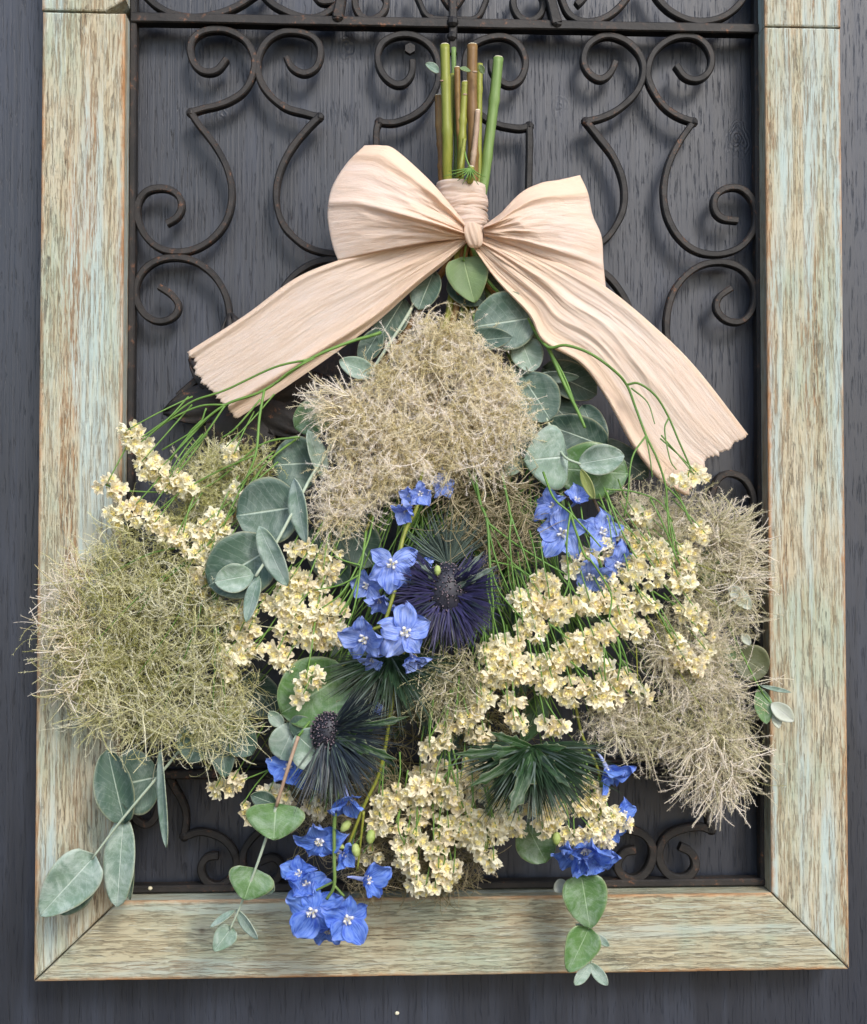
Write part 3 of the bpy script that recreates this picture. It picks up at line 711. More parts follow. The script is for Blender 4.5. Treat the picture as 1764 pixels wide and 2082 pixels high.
# floret library
def floret_mesh(seed, openness=1.0, pink=False):
    rs = random.Random(seed); b = MB(); N = 20
    rings = [(.07, -1.25), (.13, -.85), (.26, -.42), (.44, -.16), (.60, -.02)]
    V = [((r_*(1+(.16 if (k % 4 == 0) else -.04)*(q_ > 1)))*math.cos(2*math.pi*k/N), (r_*(1+(.16 if (k % 4 == 0) else -.04)*(q_ > 1)))*math.sin(2*math.pi*k/N), z+rs.uniform(-.05, .05)*(q_ > 2)) for q_, (r_, z) in enumerate(rings) for k in range(N)]
    for k in range(N):
        a = 2*math.pi*k/N+rs.uniform(-.07, .07); lobe = abs(math.cos(2.5*2*math.pi*k/N))
        r_ = (.66+.36*lobe**1.5+rs.uniform(-.09, .10))*(.55+.45*openness)
        z = rs.uniform(-.12, .24)+(1-openness)*.6+(.10 if k % 2 else -.06)
        V.append((r_*math.cos(a), r_*math.sin(a), z))
    F = [(i*N+k, i*N+(k+1) % N, (i+1)*N+(k+1) % N, (i+1)*N+k) for i in range(5) for k in range(N)]
    b.add(V, F[:N], 2); b.add(V, F[N:], 0)
    for ring, (cnt, rr, zz) in enumerate(((6, .40, .26), (5, .22, .44))):
        for k in range(cnt):
            a = 2*math.pi*k/cnt+rs.uniform(-.25, .25)+ring; da = .40
            r1 = rr*rs.uniform(.7, 1.25); z1 = zz*rs.uniform(.7, 1.3)
            p0 = (.05*math.cos(a), .05*math.sin(a), -.1)
            pl_ = (r1*.62*math.cos(a-da), r1*.62*math.sin(a-da), z1*.6); pr = (r1*.62*math.cos(a+da), r1*.62*math.sin(a+da), z1*.6)
            pt = (r1*math.cos(a), r1*math.sin(a), z1); pc = (r1*.5*math.cos(a), r1*.5*math.sin(a), z1*.38)
            b.add([p0, pl_, pt, pr, pc], [(0, 4, 1), (1, 4, 2), (2, 4, 3), (3, 4, 0)], 1)
    return mesh('floret', b.V, b.F, [M_pinkc if pink else M_cream, M_yel, M_calg], mi=b.M, smooth=False)
FLOR = [floret_mesh(s, o_, p_) for s, o_, p_ in ((1, 1, 0), (2, 1, 0), (3, .9, 0), (4, .8, 1), (5, .6, 0), (6, .35, 1), (7, 1, 0), (8, .2, 0), (9, .95, 1))]
def seg_sample(pts, t):
    p = np.array(pts, float)
    if len(p) == 1: return p[0]
    s = np.r_[0, np.cumsum(np.linalg.norm(np.diff(p, axis=0), axis=1))]; t *= s[-1]
    return np.array([np.interp(t, s, p[:, 0]), np.interp(t, s, p[:, 1])])
NFLOR = 0
def cluster(parent, stemmb, pts, rad=24, dens=1.0, dy=-.003, down=.12, anchor=None, size=16.5):
    """pile of papery florets along a traced line of photo pixels"""
    global NFLOR
    rad *= .90
    p = np.array(pts, float); L = np.linalg.norm(np.diff(p, axis=0), axis=1).sum() if len(p) > 1 else 0
    n = int(dens*((L+rad*1.6)*2*rad)/(23**2)*2.0)+2; got = []
    for _ in range(n*14):
        if len(got) >= n: break
        c = seg_sample(p, random.random()); a = random.uniform(0, 6.283); r_ = rad*math.sqrt(random.random())
        du, dv = math.cos(a)*r_, math.sin(a)*r_; dep = math.sqrt(max(0, 1-(r_/rad)**2))*rad*random.uniform(.25, 1.0)
        q = np.array([c[0]+du, c[1]+dv, dep])
        if any(np.linalg.norm(q-g[0]) < 15.5 for g in got): continue
        got.append((q, du, dv, c))
    for q, du, dv, c in got:
        y = float(dome(q[0], q[1]))+dy-q[2]*PXM
        nrm = Vector((du/rad*1.1+random.uniform(-.8, .8), -.9, -dv/rad*1.0-down+random.uniform(-.8, .7)))
        S = size*PXM*random.uniform(.80, 1.12)
        M = Matrix.Translation(P(q[0], q[1], y)) @ basis(nrm, random.uniform(0, 6)) @ Matrix.Diagonal((S, S, S*random.uniform(.85, 1.15), 1))
        obj('floret', random.choice(FLOR), parent, M); NFLOR += 1
    if stemmb is not None:
        for q_ in p:
            if random.random() < .95:
                cu, cv_ = q_[0]+random.uniform(-8, 8), q_[1]-rad*.3; su, sv = cu+(930-cu)*random.uniform(.05, .22)+random.uniform(-12, 12), cv_-random.uniform(60, 120)
                add_stem(stemmb, [(su, sv, float(dome(su, sv))+dy+.004), ((su+cu)/2+random.uniform(-6, 6), (sv+cv_)/2, float(dome(cu, cv_))+dy-.003), (cu, cv_, float(dome(cu, cv_))+dy-.005)], 1.7, 1.2, ns=5, n=4)
    if len(p) > 1 and stemmb is not None:
        yy = [float(dome(x, z))+dy+.0015 for x, z in p]; add_stem(stemmb, [(x, z, k) for (x, z), k in zip(p, yy)], 2.2, 1.4, ns=5, n=4)

# ------------------------------------------------------------ smoke bush plumes
def in_poly(pts, poly):
    x, y = pts[:, 0], pts[:, 1]; c = np.zeros(len(x), bool); p = np.array(poly, float); j = len(p)-1
    for i in range(len(p)):
        k = ((p[i, 1] > y) != (p[j, 1] > y)) & (x < (p[j, 0]-p[i, 0])*(y-p[i, 1])/(p[j, 1]-p[i, 1]+1e-9)+p[i, 0]); c ^= k; j = i
    return c
def strands(n, poly, origin, y_in, y_out, mat, name, parent, length=(60, 130), curl=.38, bias=.5, thick=.85, hair=22, hl=5.5, tint=(.2, .8), K_=13, tipfuzz=.35, down=.0, tuft=7, spread=.5):
    lo, hi = np.min(poly, 0), np.max(poly, 0); pts = np.zeros((0, 2))
    while len(pts) < n:
        q = rng.uniform(lo, hi, (n*2, 2)); pts = np.vstack([pts, q[in_poly(q, poly)]])
    o = np.array(origin, float); nt_ = max(1, n//tuft); nodes = pts[:nt_]
    pts = np.repeat(nodes, tuft, 0)[:n]; n = len(pts)
    td = nodes-o; td /= np.linalg.norm(td, axis=1)[:, None]+1e-6; tr = rng.normal(0, 1, (nt_, 3)); tr /= np.linalg.norm(tr, axis=1)[:, None]
    TD = np.repeat(np.concatenate([td*bias, rng.normal(0, .2, (nt_, 1))], 1)+tr*(1-bias), tuft, 0)[:n]; NZ = np.repeat(rng.uniform(0, 1, nt_), tuft)[:n]
    d0 = pts-o; d0 /= np.linalg.norm(d0, axis=1)[:, None]+1e-6
    D = TD+rng.normal(0, spread, (n, 3)); D[:, 1] += down
    D /= np.linalg.norm(D, axis=1)[:, None]
    Ls = rng.uniform(length[0], length[1], n); step = (Ls/(K_-1))[:, None]
    c = np.zeros((n, K_, 3)); c[:, 0, :2] = pts-D[:, :2]*Ls[:, None]*.12
    c[:, 0, 2] = NZ*(y_out-y_in)/PXM*-1
    ax = rng.normal(0, 1, (n, 3)); ax /= np.linalg.norm(ax, axis=1)[:, None]; kc = rng.normal(0, curl, n)[:, None]
    for k in range(1, K_):
        c[:, k] = c[:, k-1]+D*step
        D = D+np.cross(ax, D)*kc+rng.normal(0, curl*.22, (n, 3)); D[:, 2] *= .9; D /= np.linalg.norm(D, axis=1)[:, None]
    yw = dome(c[..., 0], c[..., 1])+y_in-c[..., 2]*PXM
    yw = np.minimum(yw, -.034)
    W = PA(c[..., 0], c[..., 1], yw)
    T = np.gradient(W, axis=1); T /= np.linalg.norm(T, axis=2)[..., None]+1e-12
    ref = rng.normal(0, 1, (n, 1, 3)); A = np.cross(T, ref); A /= np.linalg.norm(A, axis=2)[..., None]+1e-9; B = np.cross(T, A)
    rad = (thick*PXM*rng.uniform(.7, 1.3, n))[:, None]*np.linspace(1, .55, K_)[None]
    th = np.array([0, 2.094, 4.189]); ring = W[:, :, None]+rad[..., None, None]*(np.cos(th)[None, None, :, None]*A[:, :, None]+np.sin(th)[None, None, :, None]*B[:, :, None])
    V = ring.reshape(-1, 3)
    base = (np.arange(n)*K_*3)[:, None, None]+(np.arange(K_-1)*3)[None, :, None]
    k0 = np.arange(3)[None, None]; k1 = (np.arange(3)+1)[None, None] % 3
    Q = np.stack([base+k0, base+k1, base+3+k1, base+3+k0], -1).reshape(-1, 4)
    tn = np.clip(np.repeat(rng.uniform(tint[0], tint[1], nt_), tuft)[:n]+rng.normal(0, .16, n), 0, 1); tv = np.repeat(tn, K_*3)
    me1 = mesh(name, V, Q, mat, smooth=True, attr=np.clip(tv+np.tile(np.repeat(np.linspace(-.08, .16, K_), 3), n), 0, 1))
    res = obj(name, me1, parent); res['kind'] = 'stuff'
    if hair:
        m_ = n*hair; si = np.repeat(np.arange(n), hair); tt = 1-(1-tipfuzz)*rng.uniform(0, 1, m_)**1.2; tt = rng.uniform(tipfuzz, 1, m_)*(K_-1)
        i0 = np.minimum(tt.astype(int), K_-2); fr = (tt-i0)[:, None]
        p0 = W[si, i0]*(1-fr)+W[si, i0+1]*fr; tg = T[si, i0]
        d = rng.normal(0, 1, (m_, 3)); d -= tg*(d*tg).sum(1)[:, None]; d /= np.linalg.norm(d, axis=1)[:, None]+1e-9
        d = d*.85+tg*.5; hlen = (hl*PXM*rng.uniform(.5, 1.2, m_))[:, None]
        sd_ = np.cross(d, rng.normal(0, 1, (m_, 3))); sd_ /= np.linalg.norm(sd_, axis=1)[:, None]+1e-9
        wd_ = .30*PXM
        HV = np.stack([p0+sd_*wd_, p0-sd_*wd_, p0+d*hlen], 1).reshape(-1, 3); HF = np.arange(m_*3).reshape(-1, 3)
        ho = obj('fine_hair', mesh('fine_hair', HV, HF, mat, smooth=False, attr=np.clip(np.repeat(tn[si]+.25, 3), 0, 1)), res); ho['kind'] = 'stuff'
    return res
C_green = ((.25, .25, .06), (.54, .53, .22), (.76, .73, .42), (.90, .87, .68))
C_beige = ((.38, .31, .12), (.70, .61, .34), (.86, .77, .54), (.94, .87, .78))
C_taupe = ((.30, .29, .12), (.55, .52, .31), (.74, .68, .49), (.87, .80, .70))
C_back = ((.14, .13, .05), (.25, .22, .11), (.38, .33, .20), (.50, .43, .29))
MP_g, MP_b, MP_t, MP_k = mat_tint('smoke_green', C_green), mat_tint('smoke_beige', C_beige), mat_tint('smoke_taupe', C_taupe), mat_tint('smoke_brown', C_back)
def branchlets(parent, origin, ends, y_off, r=2.2, mat=None):
    b = MB()
    for e in ends:
        mx, my = (origin[0]+e[0])/2+random.uniform(-25, 25), (origin[1]+e[1])/2+random.uniform(-25, 25)
        add_stem(b, [(origin[0], origin[1], float(dome(*origin))+y_off+.01), (mx, my, float(dome(mx, my))+y_off), (e[0], e[1], float(dome(*e))+y_off)], r, .8, ns=5, n=6)
    return b.build('stem', mat or M_brown, parent)
NECK = (940, 520, -.042)

# --- cut stems: each runs from its cut end through the paper band to its plant
def neck_stem(b, top, wrap, rest, r, m=0, nodes=(), yt=-.045, pith=None, ns=10, rend=None):
    pts = [(top[0], top[1], yt)]+[((top[0]*(1-t)+wrap[0]*t)+random.uniform(-1.5, 1.5), top[1]*(1-t)+wrap[1]*t, yt) for t in (.33, .66)]+[(wrap[0], wrap[1], yt*.5-.020)]+rest
    q = path3(pts, 8); rad = np.full(len(q), r*PXM); k = np.linspace(0, 1, len(q))
    if rend: rad = np.where(k > .45, np.interp(k, [.45, 1], [r*PXM, rend*PXM]), rad)
    for t in nodes: rad *= 1+.22*np.exp(-((k-t)/.008)**2)
    b.tube(q, rad, ns, m)
    if pith is not None:
        d = (q[0]-q[1]); d /= np.linalg.norm(d); b.tube([q[0]-d*.0002, q[0]+d*.0005], [r*PXM*1.0, r*PXM*.86], ns, pith)

# ============ things
g_sm = 'smoke bush plumes in the bouquet'; g_eu = 'eucalyptus branches in the bouquet'; g_de = 'blue delphinium stalks in the bouquet'
g_st = 'cream statice sprigs in the bouquet'; g_th = 'spiky sea holly heads in the bouquet'
# smoke bush, centre
A = empty('smoke_bush_plume', P(930, 620, -.06), 'fluffy beige smoke bush plume in the upper middle, just under the bow', 'smoke bush', g_sm)
polyA = [(845,665),(880,635),(935,638),(970,680),(1015,750),(1065,800),(1075,855),(1045,905),(1000,945),(920,955),(850,965),(790,1000),(725,1040),(695,1070),(668,1070),(655,1020),(692,930),(685,880),(680,835),(720,800),(765,770),(790,710)]
strands(4400, polyA, (920, 640), .010, -.012, MP_b, 'fluff', A, (40, 95), .32, .3, .60, 58, 7.2, (.05, 1), K_=14, tuft=9)

strands(84, [(660,800),(720,790),(720,860),(670,870)], (800, 850), -.004, -.012, MP_b, 'fluff', A, (50, 100), .14, .85, 1.1, 50, 7.0, (.5, 1), spread=.3)
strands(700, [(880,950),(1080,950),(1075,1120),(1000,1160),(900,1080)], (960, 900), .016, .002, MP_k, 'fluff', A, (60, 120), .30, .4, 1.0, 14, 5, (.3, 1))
strands(110, polyA, (920, 640), .004, -.014, MP_b, 'fluff', A, (80, 150), .22, .5, .95, 64, 6.0, (.3, 1), K_=20, tuft=5, spread=.35)
b = MB(); neck_stem(b, (961, 92), (962, 376), [(950, 480, -.044), (935, 560, -.046), (925, 640, -.048), (880, 760, -.055), (850, 860, -.066)], 10.5, 0, (.18, .3), -.048, 1, rend=3); b.build('stem', [M_brown, M_cut], A)
branchlets(A, (915, 660), [(1060, 800), (700, 960), (850, 960), (1000, 930), (680, 1050), (760, 830), (990, 760)], -.002, 1.6, M_brown)
# smoke bush, left
B = empty('smoke_bush_plume', P(430, 1000, -.06), 'wide yellow green smoke bush plume spilling over the left side of the frame', 'smoke bush', g_sm)
polyB = [(205,1095),(260,1068),(330,1095),(400,1110),(440,1200),(470,1260),(465,1350),(535,1390),(540,1445),(490,1495),(400,1520),(330,1490),(250,1500),(180,1455),(135,1410),(112,1350),(108,1290),(128,1235),(175,1200),(180,1140)]
strands(3000, polyB, (420, 1120), .014, -.010, MP_g, 'fluff', B, (55, 130), .32, .25, .62, 36, 5.6, (.05, .95), K_=16, tuft=8)
strands(300, [(130,1150),(190,1150),(180,1460),(130,1420),(115,1300)], (330, 1290), .006, -.008, MP_b, 'fluff', B, (50, 110), .26, .6, 1.05, 24, 5, (.4, 1))
strands(1100, [(365,950),(425,915),(540,915),(560,960),(490,1020),(440,1120),(355,1080)], (520, 1060), .020, .004, MP_g, 'fluff', B, (35, 80), .3, .45, .62, 40, 6, (.0, .75))
strands(190, [(240,1450),(480,1450),(520,1490),(420,1500),(250,1500)], (350, 1400), .004, -.006, MP_g, 'fluff', B, (60, 140), .34, .6, .9, 12, 5, (.4, 1))
strands(150, polyB, (420, 1120), .004, -.012, MP_g, 'fluff', B, (90, 160), .26, .45, 1.0, 36, 5.4, (.2, .9), K_=20, tuft=5, spread=.4)
b = MB(); neck_stem(b, (893, 195), (902, 378), [(925, 480, -.040), (890, 570, -.042), (760, 760, -.046), (560, 950, -.050), (430, 1110, -.060)], 8.8, 0, (.12, .2, .3), -.044, 1, rend=2.5); b.build('stem', [M_brown, M_cut], B)
branchlets(B, (430, 1110), [(280, 1250), (180, 1320), (330, 1450), (430, 1480), (200, 1180), (470, 1540), (260, 1400)], -.006, 2.0, M_stg)
# smoke bush, right
Cc = empty('smoke_bush_plume', P(1250, 1080, -.06), 'large pale taupe smoke bush plume filling the right side of the frame opening', 'smoke bush', g_sm)
polyC = [(1250,1020),(1330,1015),(1420,1020),(1480,1050),(1510,1090),(1520,1150),(1510,1240),(1480,1330),(1500,1420),(1515,1500),(1520,1560),(1490,1600),(1440,1590),(1380,1530),(1270,1510),(1200,1480),(1180,1440),(1330,1400),(1300,1300),(1400,1200),(1330,1120),(1260,1080)]
strands(2900, polyC, (1200, 1130), .018, .002, MP_t, 'fluff', Cc, (45, 105), .18, .45, .58, 52, 6.8, (.05, .95), tuft=8)
strands(290, [(1400,1500),(1525,1500),(1510,1600),(1460,1610),(1400,1580)], (1440, 1470), .012, -.004, MP_t, 'fluff', Cc, (50, 110), .12, .75, 1.15, 60, 6.0, (.4, 1), down=.3, spread=.45)
strands(250, [(1450,1030),(1515,1080),(1525,1200),(1500,1280),(1460,1150)], (1350, 1120), .012, -.004, MP_t, 'fluff', Cc, (45, 95), .13, .75, 1.05, 44, 5.5, (.4, 1), spread=.45)
strands(150, polyC, (1200, 1130), .010, .0, MP_t, 'fluff', Cc, (80, 150), .14, .6, .95, 66, 6.0, (.3, 1), K_=20, tuft=5, spread=.3)
b = MB(); neck_stem(b, (972, 225), (958, 376), [(965, 480, -.040), (990, 570, -.044), (1060, 760, -.050), (1180, 960, -.055), (1260, 1130, -.065)], 5.5, 0, (.1, .22), -.052, 1, rend=2.5); b.build('stem', [M_rosy, M_cut], Cc)
branchlets(Cc, (1260, 1130), [(1450, 1080), (1480, 1250), (1420, 1400), (1480, 1520), (1300, 1480), (1500, 1180)], .0, 2.0, M_bright)
# smoke bush, low middle
Dd = empty('smoke_bush_plume', P(900, 1350, -.08), 'small wispy taupe smoke bush tuft between the purple sea holly and the cream statice', 'smoke bush', g_sm)
strands(520, [(850,1350),(900,1320),(960,1320),(980,1380),(960,1440),(900,1470),(860,1430)], (920, 1300), .008, -.006, MP_t, 'fluff', Dd, (45, 90), .25, .4, .9, 24, 5, (.0, .7), down=.2)
Ee = empty('smoke_bush_plume', P(850, 1550, -.07), 'dusty brown smoke bush plume at the very bottom behind the lowest statice', 'smoke bush', g_sm)
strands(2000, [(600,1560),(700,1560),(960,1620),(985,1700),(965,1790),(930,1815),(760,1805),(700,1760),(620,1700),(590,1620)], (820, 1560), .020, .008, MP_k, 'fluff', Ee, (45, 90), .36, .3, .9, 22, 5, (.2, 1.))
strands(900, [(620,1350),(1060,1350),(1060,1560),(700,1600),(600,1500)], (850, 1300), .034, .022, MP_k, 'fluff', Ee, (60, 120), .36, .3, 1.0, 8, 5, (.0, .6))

# ---- eucalyptus
def euc(label, base, leaves, stems=()):
    e = empty('eucalyptus_branch', P(*base), label, 'eucalyptus', g_eu)
    b = MB(); mats = [M_pale, M_rosy, M_stg, M_brown, M_cut]
    for st in stems:
        if callable(st): st(b)
        else:
            pts, r0, r1, m = st; add_stem(b, pts, r0, r1, m)
    if b.V: b.build('stem', mats, e)
    for L in leaves: leaf(e, *L[:4], **(L[4] if len(L) > 4 else {}))
    return e
D_ = lambda u, v, o: (u, v, float(dome(u, v))+o)
euc('round leaved eucalyptus branch behind the right edge of the beige plume, below the bow', (1000, 560, -.05), [
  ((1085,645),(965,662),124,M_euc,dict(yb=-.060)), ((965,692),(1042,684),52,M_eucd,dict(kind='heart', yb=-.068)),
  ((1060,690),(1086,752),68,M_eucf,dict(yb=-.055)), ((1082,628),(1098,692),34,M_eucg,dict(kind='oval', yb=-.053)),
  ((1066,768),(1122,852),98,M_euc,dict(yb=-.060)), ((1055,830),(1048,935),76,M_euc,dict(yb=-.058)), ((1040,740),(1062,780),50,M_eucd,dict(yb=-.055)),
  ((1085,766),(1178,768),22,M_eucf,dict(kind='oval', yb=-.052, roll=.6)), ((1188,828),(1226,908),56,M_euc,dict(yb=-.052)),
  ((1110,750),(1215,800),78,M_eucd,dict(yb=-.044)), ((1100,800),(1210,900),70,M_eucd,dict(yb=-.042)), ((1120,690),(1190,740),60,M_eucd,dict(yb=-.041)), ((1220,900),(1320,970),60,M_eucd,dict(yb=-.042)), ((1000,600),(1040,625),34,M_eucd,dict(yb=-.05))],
  [lambda b: neck_stem(b, (930, 138), (938, 376), [(950, 480, -.042), (985, 570, -.05), (1040, 640, -.050), (1080, 740, -.052), (1100, 850, -.055)], 6.2, 3, (.1, .2, .3), -.046, 4, rend=2.5)])
euc('fan of three smooth pale green eucalyptus leaves right of the beige plume', (1140, 880, -.06), [
  ((1230,905),(1112,862),84,M_eucd,dict(yb=-.060)), ((1140,952),(1280,962),118,M_eucg,dict(yb=-.068, cup=.05)),
  ((1150,928),(1068,936),138,M_eucf,dict(kind='heart', yb=-.076, cup=.05)), ((1176,943),(1270,926),62,M_eucf,dict(kind='oval', yb=-.081)),
  ((1181,954),(1208,1014),18,M_eucy,dict(kind='oval', yb=-.084, roll=.5)), ((1068,938),(1018,962),30,M_eucf,dict(kind='oval', yb=-.070))],
  [([(1090, 800, -.056), (1120, 870, -.062), (1146, 926, -.078), (1181, 944, -.083)], 3, 2.5, 0)])
euc('long eucalyptus branch with big blue green discs at left, between statice and beige plume', (760, 700, -.05), [
  ((765,763),(691,733),44,M_eucf,dict(kind='oval', yb=-.062)), ((775,668),(733,738),48,M_eucd,dict(kind='oval', yb=-.052)),
  ((880,556),(850,625),62,M_euc,dict(yb=-.050, roll=.3)), ((820,610),(770,690),70,M_eucd,dict(yb=-.047)), ((868,540),(895,590),26,M_eucd,dict(kind='oval', yb=-.046)),
  ((668,832),(600,868),74,M_eucg,dict(yb=-.056)), ((648,940),(556,945),114,M_euc,dict(yb=-.066)), ((662,972),(630,873),34,M_eucf,dict(kind='oval', yb=-.074, roll=.7)),
  ((603,1030),(481,1048),134,M_euc,dict(yb=-.088)), ((597,972),(618,1104),36,M_eucf,dict(kind='oval', yb=-.098, roll=.7)),
  ((550,1115),(424,1190),128,M_euc,dict(yb=-.094)), ((517,1168),(437,1183),56,M_eucf,dict(kind='oval', yb=-.100)),
  ((526,1070),(582,1192),44,M_eucf,dict(kind='oval', yb=-.104, roll=.4)), ((526,1170),(499,1264),28,M_eucf,dict(kind='oval', yb=-.102, roll=.5)),
  ((700,1060),(760,1150),90,M_eucd,dict(yb=-.072)), ((640,1080),(700,1190),80,M_eucd,dict(yb=-.070))],
  [([(880, 540, -.045), (830, 640, -.05), (760, 750, -.056), (690, 880, -.066), (635, 967, -.080), (617, 1000, -.092), (561, 1106, -.100), (520, 1172, -.104)], 3.6, 2.8, 0)])
euc('soft olive green leaf hanging from the stems directly under the bow knot', (945, 520, -.05), [
  ((943,527),(966,612),94,M_leafl,dict(kind='heart', yb=-.058)), ((915,575),(985,612),60,M_eucd,dict(yb=-.048)), ((985,560),(1020,600),50,M_eucd,dict(yb=-.046))],
  [([(950, 490, -.044), (946, 510, -.05), (943, 530, -.058)], 2.5, 2, 2), ([(960, 500, -.05), (975, 545, -.056), (1000, 580, -.058), (1020, 600, -.056)], 4, 3, 2)])
euc('big round green eucalyptus leaf with frosted small ones, left of the dark sea holly', (650, 1350, -.08), [
  ((700,1372),(572,1452),142,M_eucg,dict(yb=-.092)), ((720,1380),(610,1470),110,M_euc,dict(yb=-.084)),
  ((606,1496),(668,1556),84,M_eucf,dict(yb=-.096)), ((600,1500),(640,1474),72,M_euc,dict(yb=-.090)), ((570,1540),(600,1474),70,M_eucf,dict(yb=-.086)),
  ((576,1478),(548,1448),26,M_eucf,dict(kind='oval', yb=-.088))],
  [([(720, 1300, -.08), (680, 1400, -.082), (607, 1497, -.098)], 3, 2.5, 2)])
euc('slim eucalyptus twig with heart shaped leaves dangling over the bottom left scrolls', (607, 1497, -.1), [
  ((562,1638),(557,1708),120,M_eucg,dict(kind='heart', yb=-.100)), ((562,1636),(512,1618),36,M_eucd,dict(kind='oval', yb=-.096)), ((518,1770),(497,1830),96,M_eucg,dict(kind='heart', yb=-.090)),
  ((535,1795),(556,1812),30,M_euc,dict(kind='oval', yb=-.086)), ((480,1850),(523,1912),22,M_eucf,dict(kind='oval', yb=-.084, roll=.5)), ((478,1850),(427,1884),10,M_eucf,dict(kind='oval', yb=-.083, roll=.9)),
  ((470,1888),(436,1934),46,M_eucf,dict(kind='heart', yb=-.082))],
  [([(607, 1497, -.102), (585, 1565, -.104), (562, 1640, -.101)], 3.6, 3.4, 1), ([(562, 1640, -.100), (543, 1700, -.096), (518, 1772, -.092), (495, 1828, -.087), (485, 1852, -.085), (468, 1890, -.083)], 3.0, 1.8, 0)])
euc('eucalyptus branch with long folded leaves reaching over the bottom left of the frame', (420, 1480, -.06), [
  ((250,1668),(216,1528),78,M_euc,dict(yb=-.058, cup=.35)), ((318,1580),(230,1600),136,M_euc,dict(yb=-.054)), ((325,1524),(335,1724),22,M_eucf,dict(kind='oval', yb=-.070, roll=.8)),
  ((186,1748),(78,1866),104,M_eucf,dict(kind='heart', yb=-.060)), ((186,1768),(112,1858),78,M_euc,dict(yb=-.050)), ((250,1672),(236,1846),66,M_eucf,dict(kind='round', yb=-.054, roll=.2)),
  ((262,1680),(262,1830),26,M_euc,dict(kind='oval', yb=-.050, roll=.5)),
  ((414,1474),(384,1550),76,M_euc,dict(yb=-.074)), ((446,1470),(458,1582),72,M_euc,dict(kind='heart', yb=-.076)), ((452,1455),(512,1535),76,M_euc,dict(yb=-.078)), ((500,1380),(560,1450),80,M_eucd,dict(yb=-.060))],
  [([(430, 1440, -.06), (365, 1527, -.066), (252, 1662, -.062), (187, 1747, -.058)], 3.4, 2.2, 0)])
euc('short chain of green eucalyptus leaves hanging below the bottom board at right', (1100, 1650, -.07), [
  ((1072,1678),(1112,1754),86,M_eucg,dict(yb=-.060)), ((1184,1784),(1203,1891),98,M_eucg,dict(kind='heart', yb=-.066)), ((1150,1790),(1130,1812),26,M_eucw,dict(kind='oval', yb=-.056)),
  ((1197,1892),(1158,1978),76,M_eucg,dict(kind='heart', yb=-.064)), ((1210,1900),(1239,1924),15,M_eucf,dict(kind='oval', yb=-.060)), ((1197,1892),(1172,1880),12,M_eucf,dict(kind='oval', yb=-.060)),
  ((1202,1960),(1170,2003),26,M_eucf,dict(kind='oval', yb=-.058)), ((1200,1958),(1236,2004),24,M_eucf,dict(kind='oval', yb=-.057))],
  [([(1130, 1600, -.065), (1160, 1700, -.062), (1185, 1785, -.060), (1200, 1890, -.060), (1203, 1965, -.056)], 2.8, 1.8, 0)])
euc('sparse eucalyptus twig with a few pale leaves lying against the right frame board', (1480, 1250, -.06), [
  ((1500,1330),(1562,1368),78,M_leafo,dict(yb=-.041)), ((1545,1398),(1561,1472),38,M_eucg,dict(kind='oval', yb=-.052)), ((1568,1430),(1616,1466),34,M_eucw,dict(kind='oval', yb=-.056)),
  ((1575,1448),(1585,1480),20,M_eucw,dict(kind='oval', yb=-.053)), ((1546,1394),(1610,1408),9,M_eucf,dict(kind='oval', yb=-.056)), ((1482,1190),(1528,1238),32,M_eucw,dict(kind='oval', yb=-.056)),
  ((1510,1290),(1525,1310),18,M_eucw,dict(kind='oval', yb=-.054)), ((1420,1130),(1460,1180),60,M_eucg,dict(yb=-.046)), ((1430,1330),(1500,1330),50,M_eucg,dict(yb=-.046))],
  [([(1400, 1130, -.05), (1470, 1250, -.050), (1540, 1390, -.052), (1572, 1435, -.054)], 2.4, 1.5, 2)])

# ---- delphinium
def delph(label, base, blooms, stems=(), buds=()):
    e = empty('delphinium_stalk', P(*base), label, 'delphinium', g_de)
    b = MB()
    for st in stems:
        if callable(st): st(b)
        else: add_stem(b, *st)
    if b.V: b.build('stem', [M_bright, M_green2, M_cut], e)
    for L in blooms: blossom(e, *L[:3], **(L[3] if len(L) > 3 else {}))
    for q in buds: bud(e, *q)
    return e
de1 = delph('delphinium stalk with light blue open blossoms left of the purple sea holly', (860, 960, -.08), [
  (797,1146,50,dict(n=(.05,-1,-.05), open_=.2, angles=[25,150,215,262,312], dy=-.016)),
  (748,1190,38,dict(n=(-.7,-1,-.1), open_=.4, dy=-.006)), (772,1216,36,dict(n=(.1,-.7,-.8), open_=.8, dy=-.004)), (852,1146,32,dict(n=(.8,-.4,-.3), open_=.9, dy=-.002)),
  (742,1296,50,dict(n=(-.35,-1,-.35), open_=.35, dy=-.018)), (822,1284,52,dict(n=(.25,-1,-.05), open_=.25, dy=-.024)), (758,1338,28,dict(n=(-.1,-.8,-.7), open_=.7, dy=-.010)),
  (838,1335,34,dict(n=(.2,-.7,-.9), open_=.9, dy=-.010))],
  [([D_(855,1000,.0), D_(845,1040,-.002), D_(820,1093,-.010), D_(808,1176,-.012), D_(796,1225,-.014), D_(780,1268,-.015), D_(758,1280,-.014)], 4.2, 3.2, 0),
   lambda b: neck_stem(b, (905, 92), (912, 376), [(935, 480, -.044), (925, 560, -.044), (900, 720, -.048), (870, 900, -.060), (855, 1000, -.086)], 9.5, 0, (.10, .23), -.053, 2, rend=4)])
delph('delphinium blooms peeking out from under the beige plume at centre', (850, 950, -.08), [
  (855,1003,28,dict(n=(.1,-1,-.2), open_=.6, dy=-.020)), (828,1035,30,dict(n=(-.2,-.8,-.6), open_=.9, dy=-.020)), (898,985,30,dict(n=(.3,-1,0), open_=.5, dy=.004)), (835,1008,22,dict(n=(-.6,-.8,0), open_=.8, dy=-.014))],
  [([D_(880,900,.01), D_(860,960,-.006), D_(850,1000,-.014)], 3, 2.5, 0)])
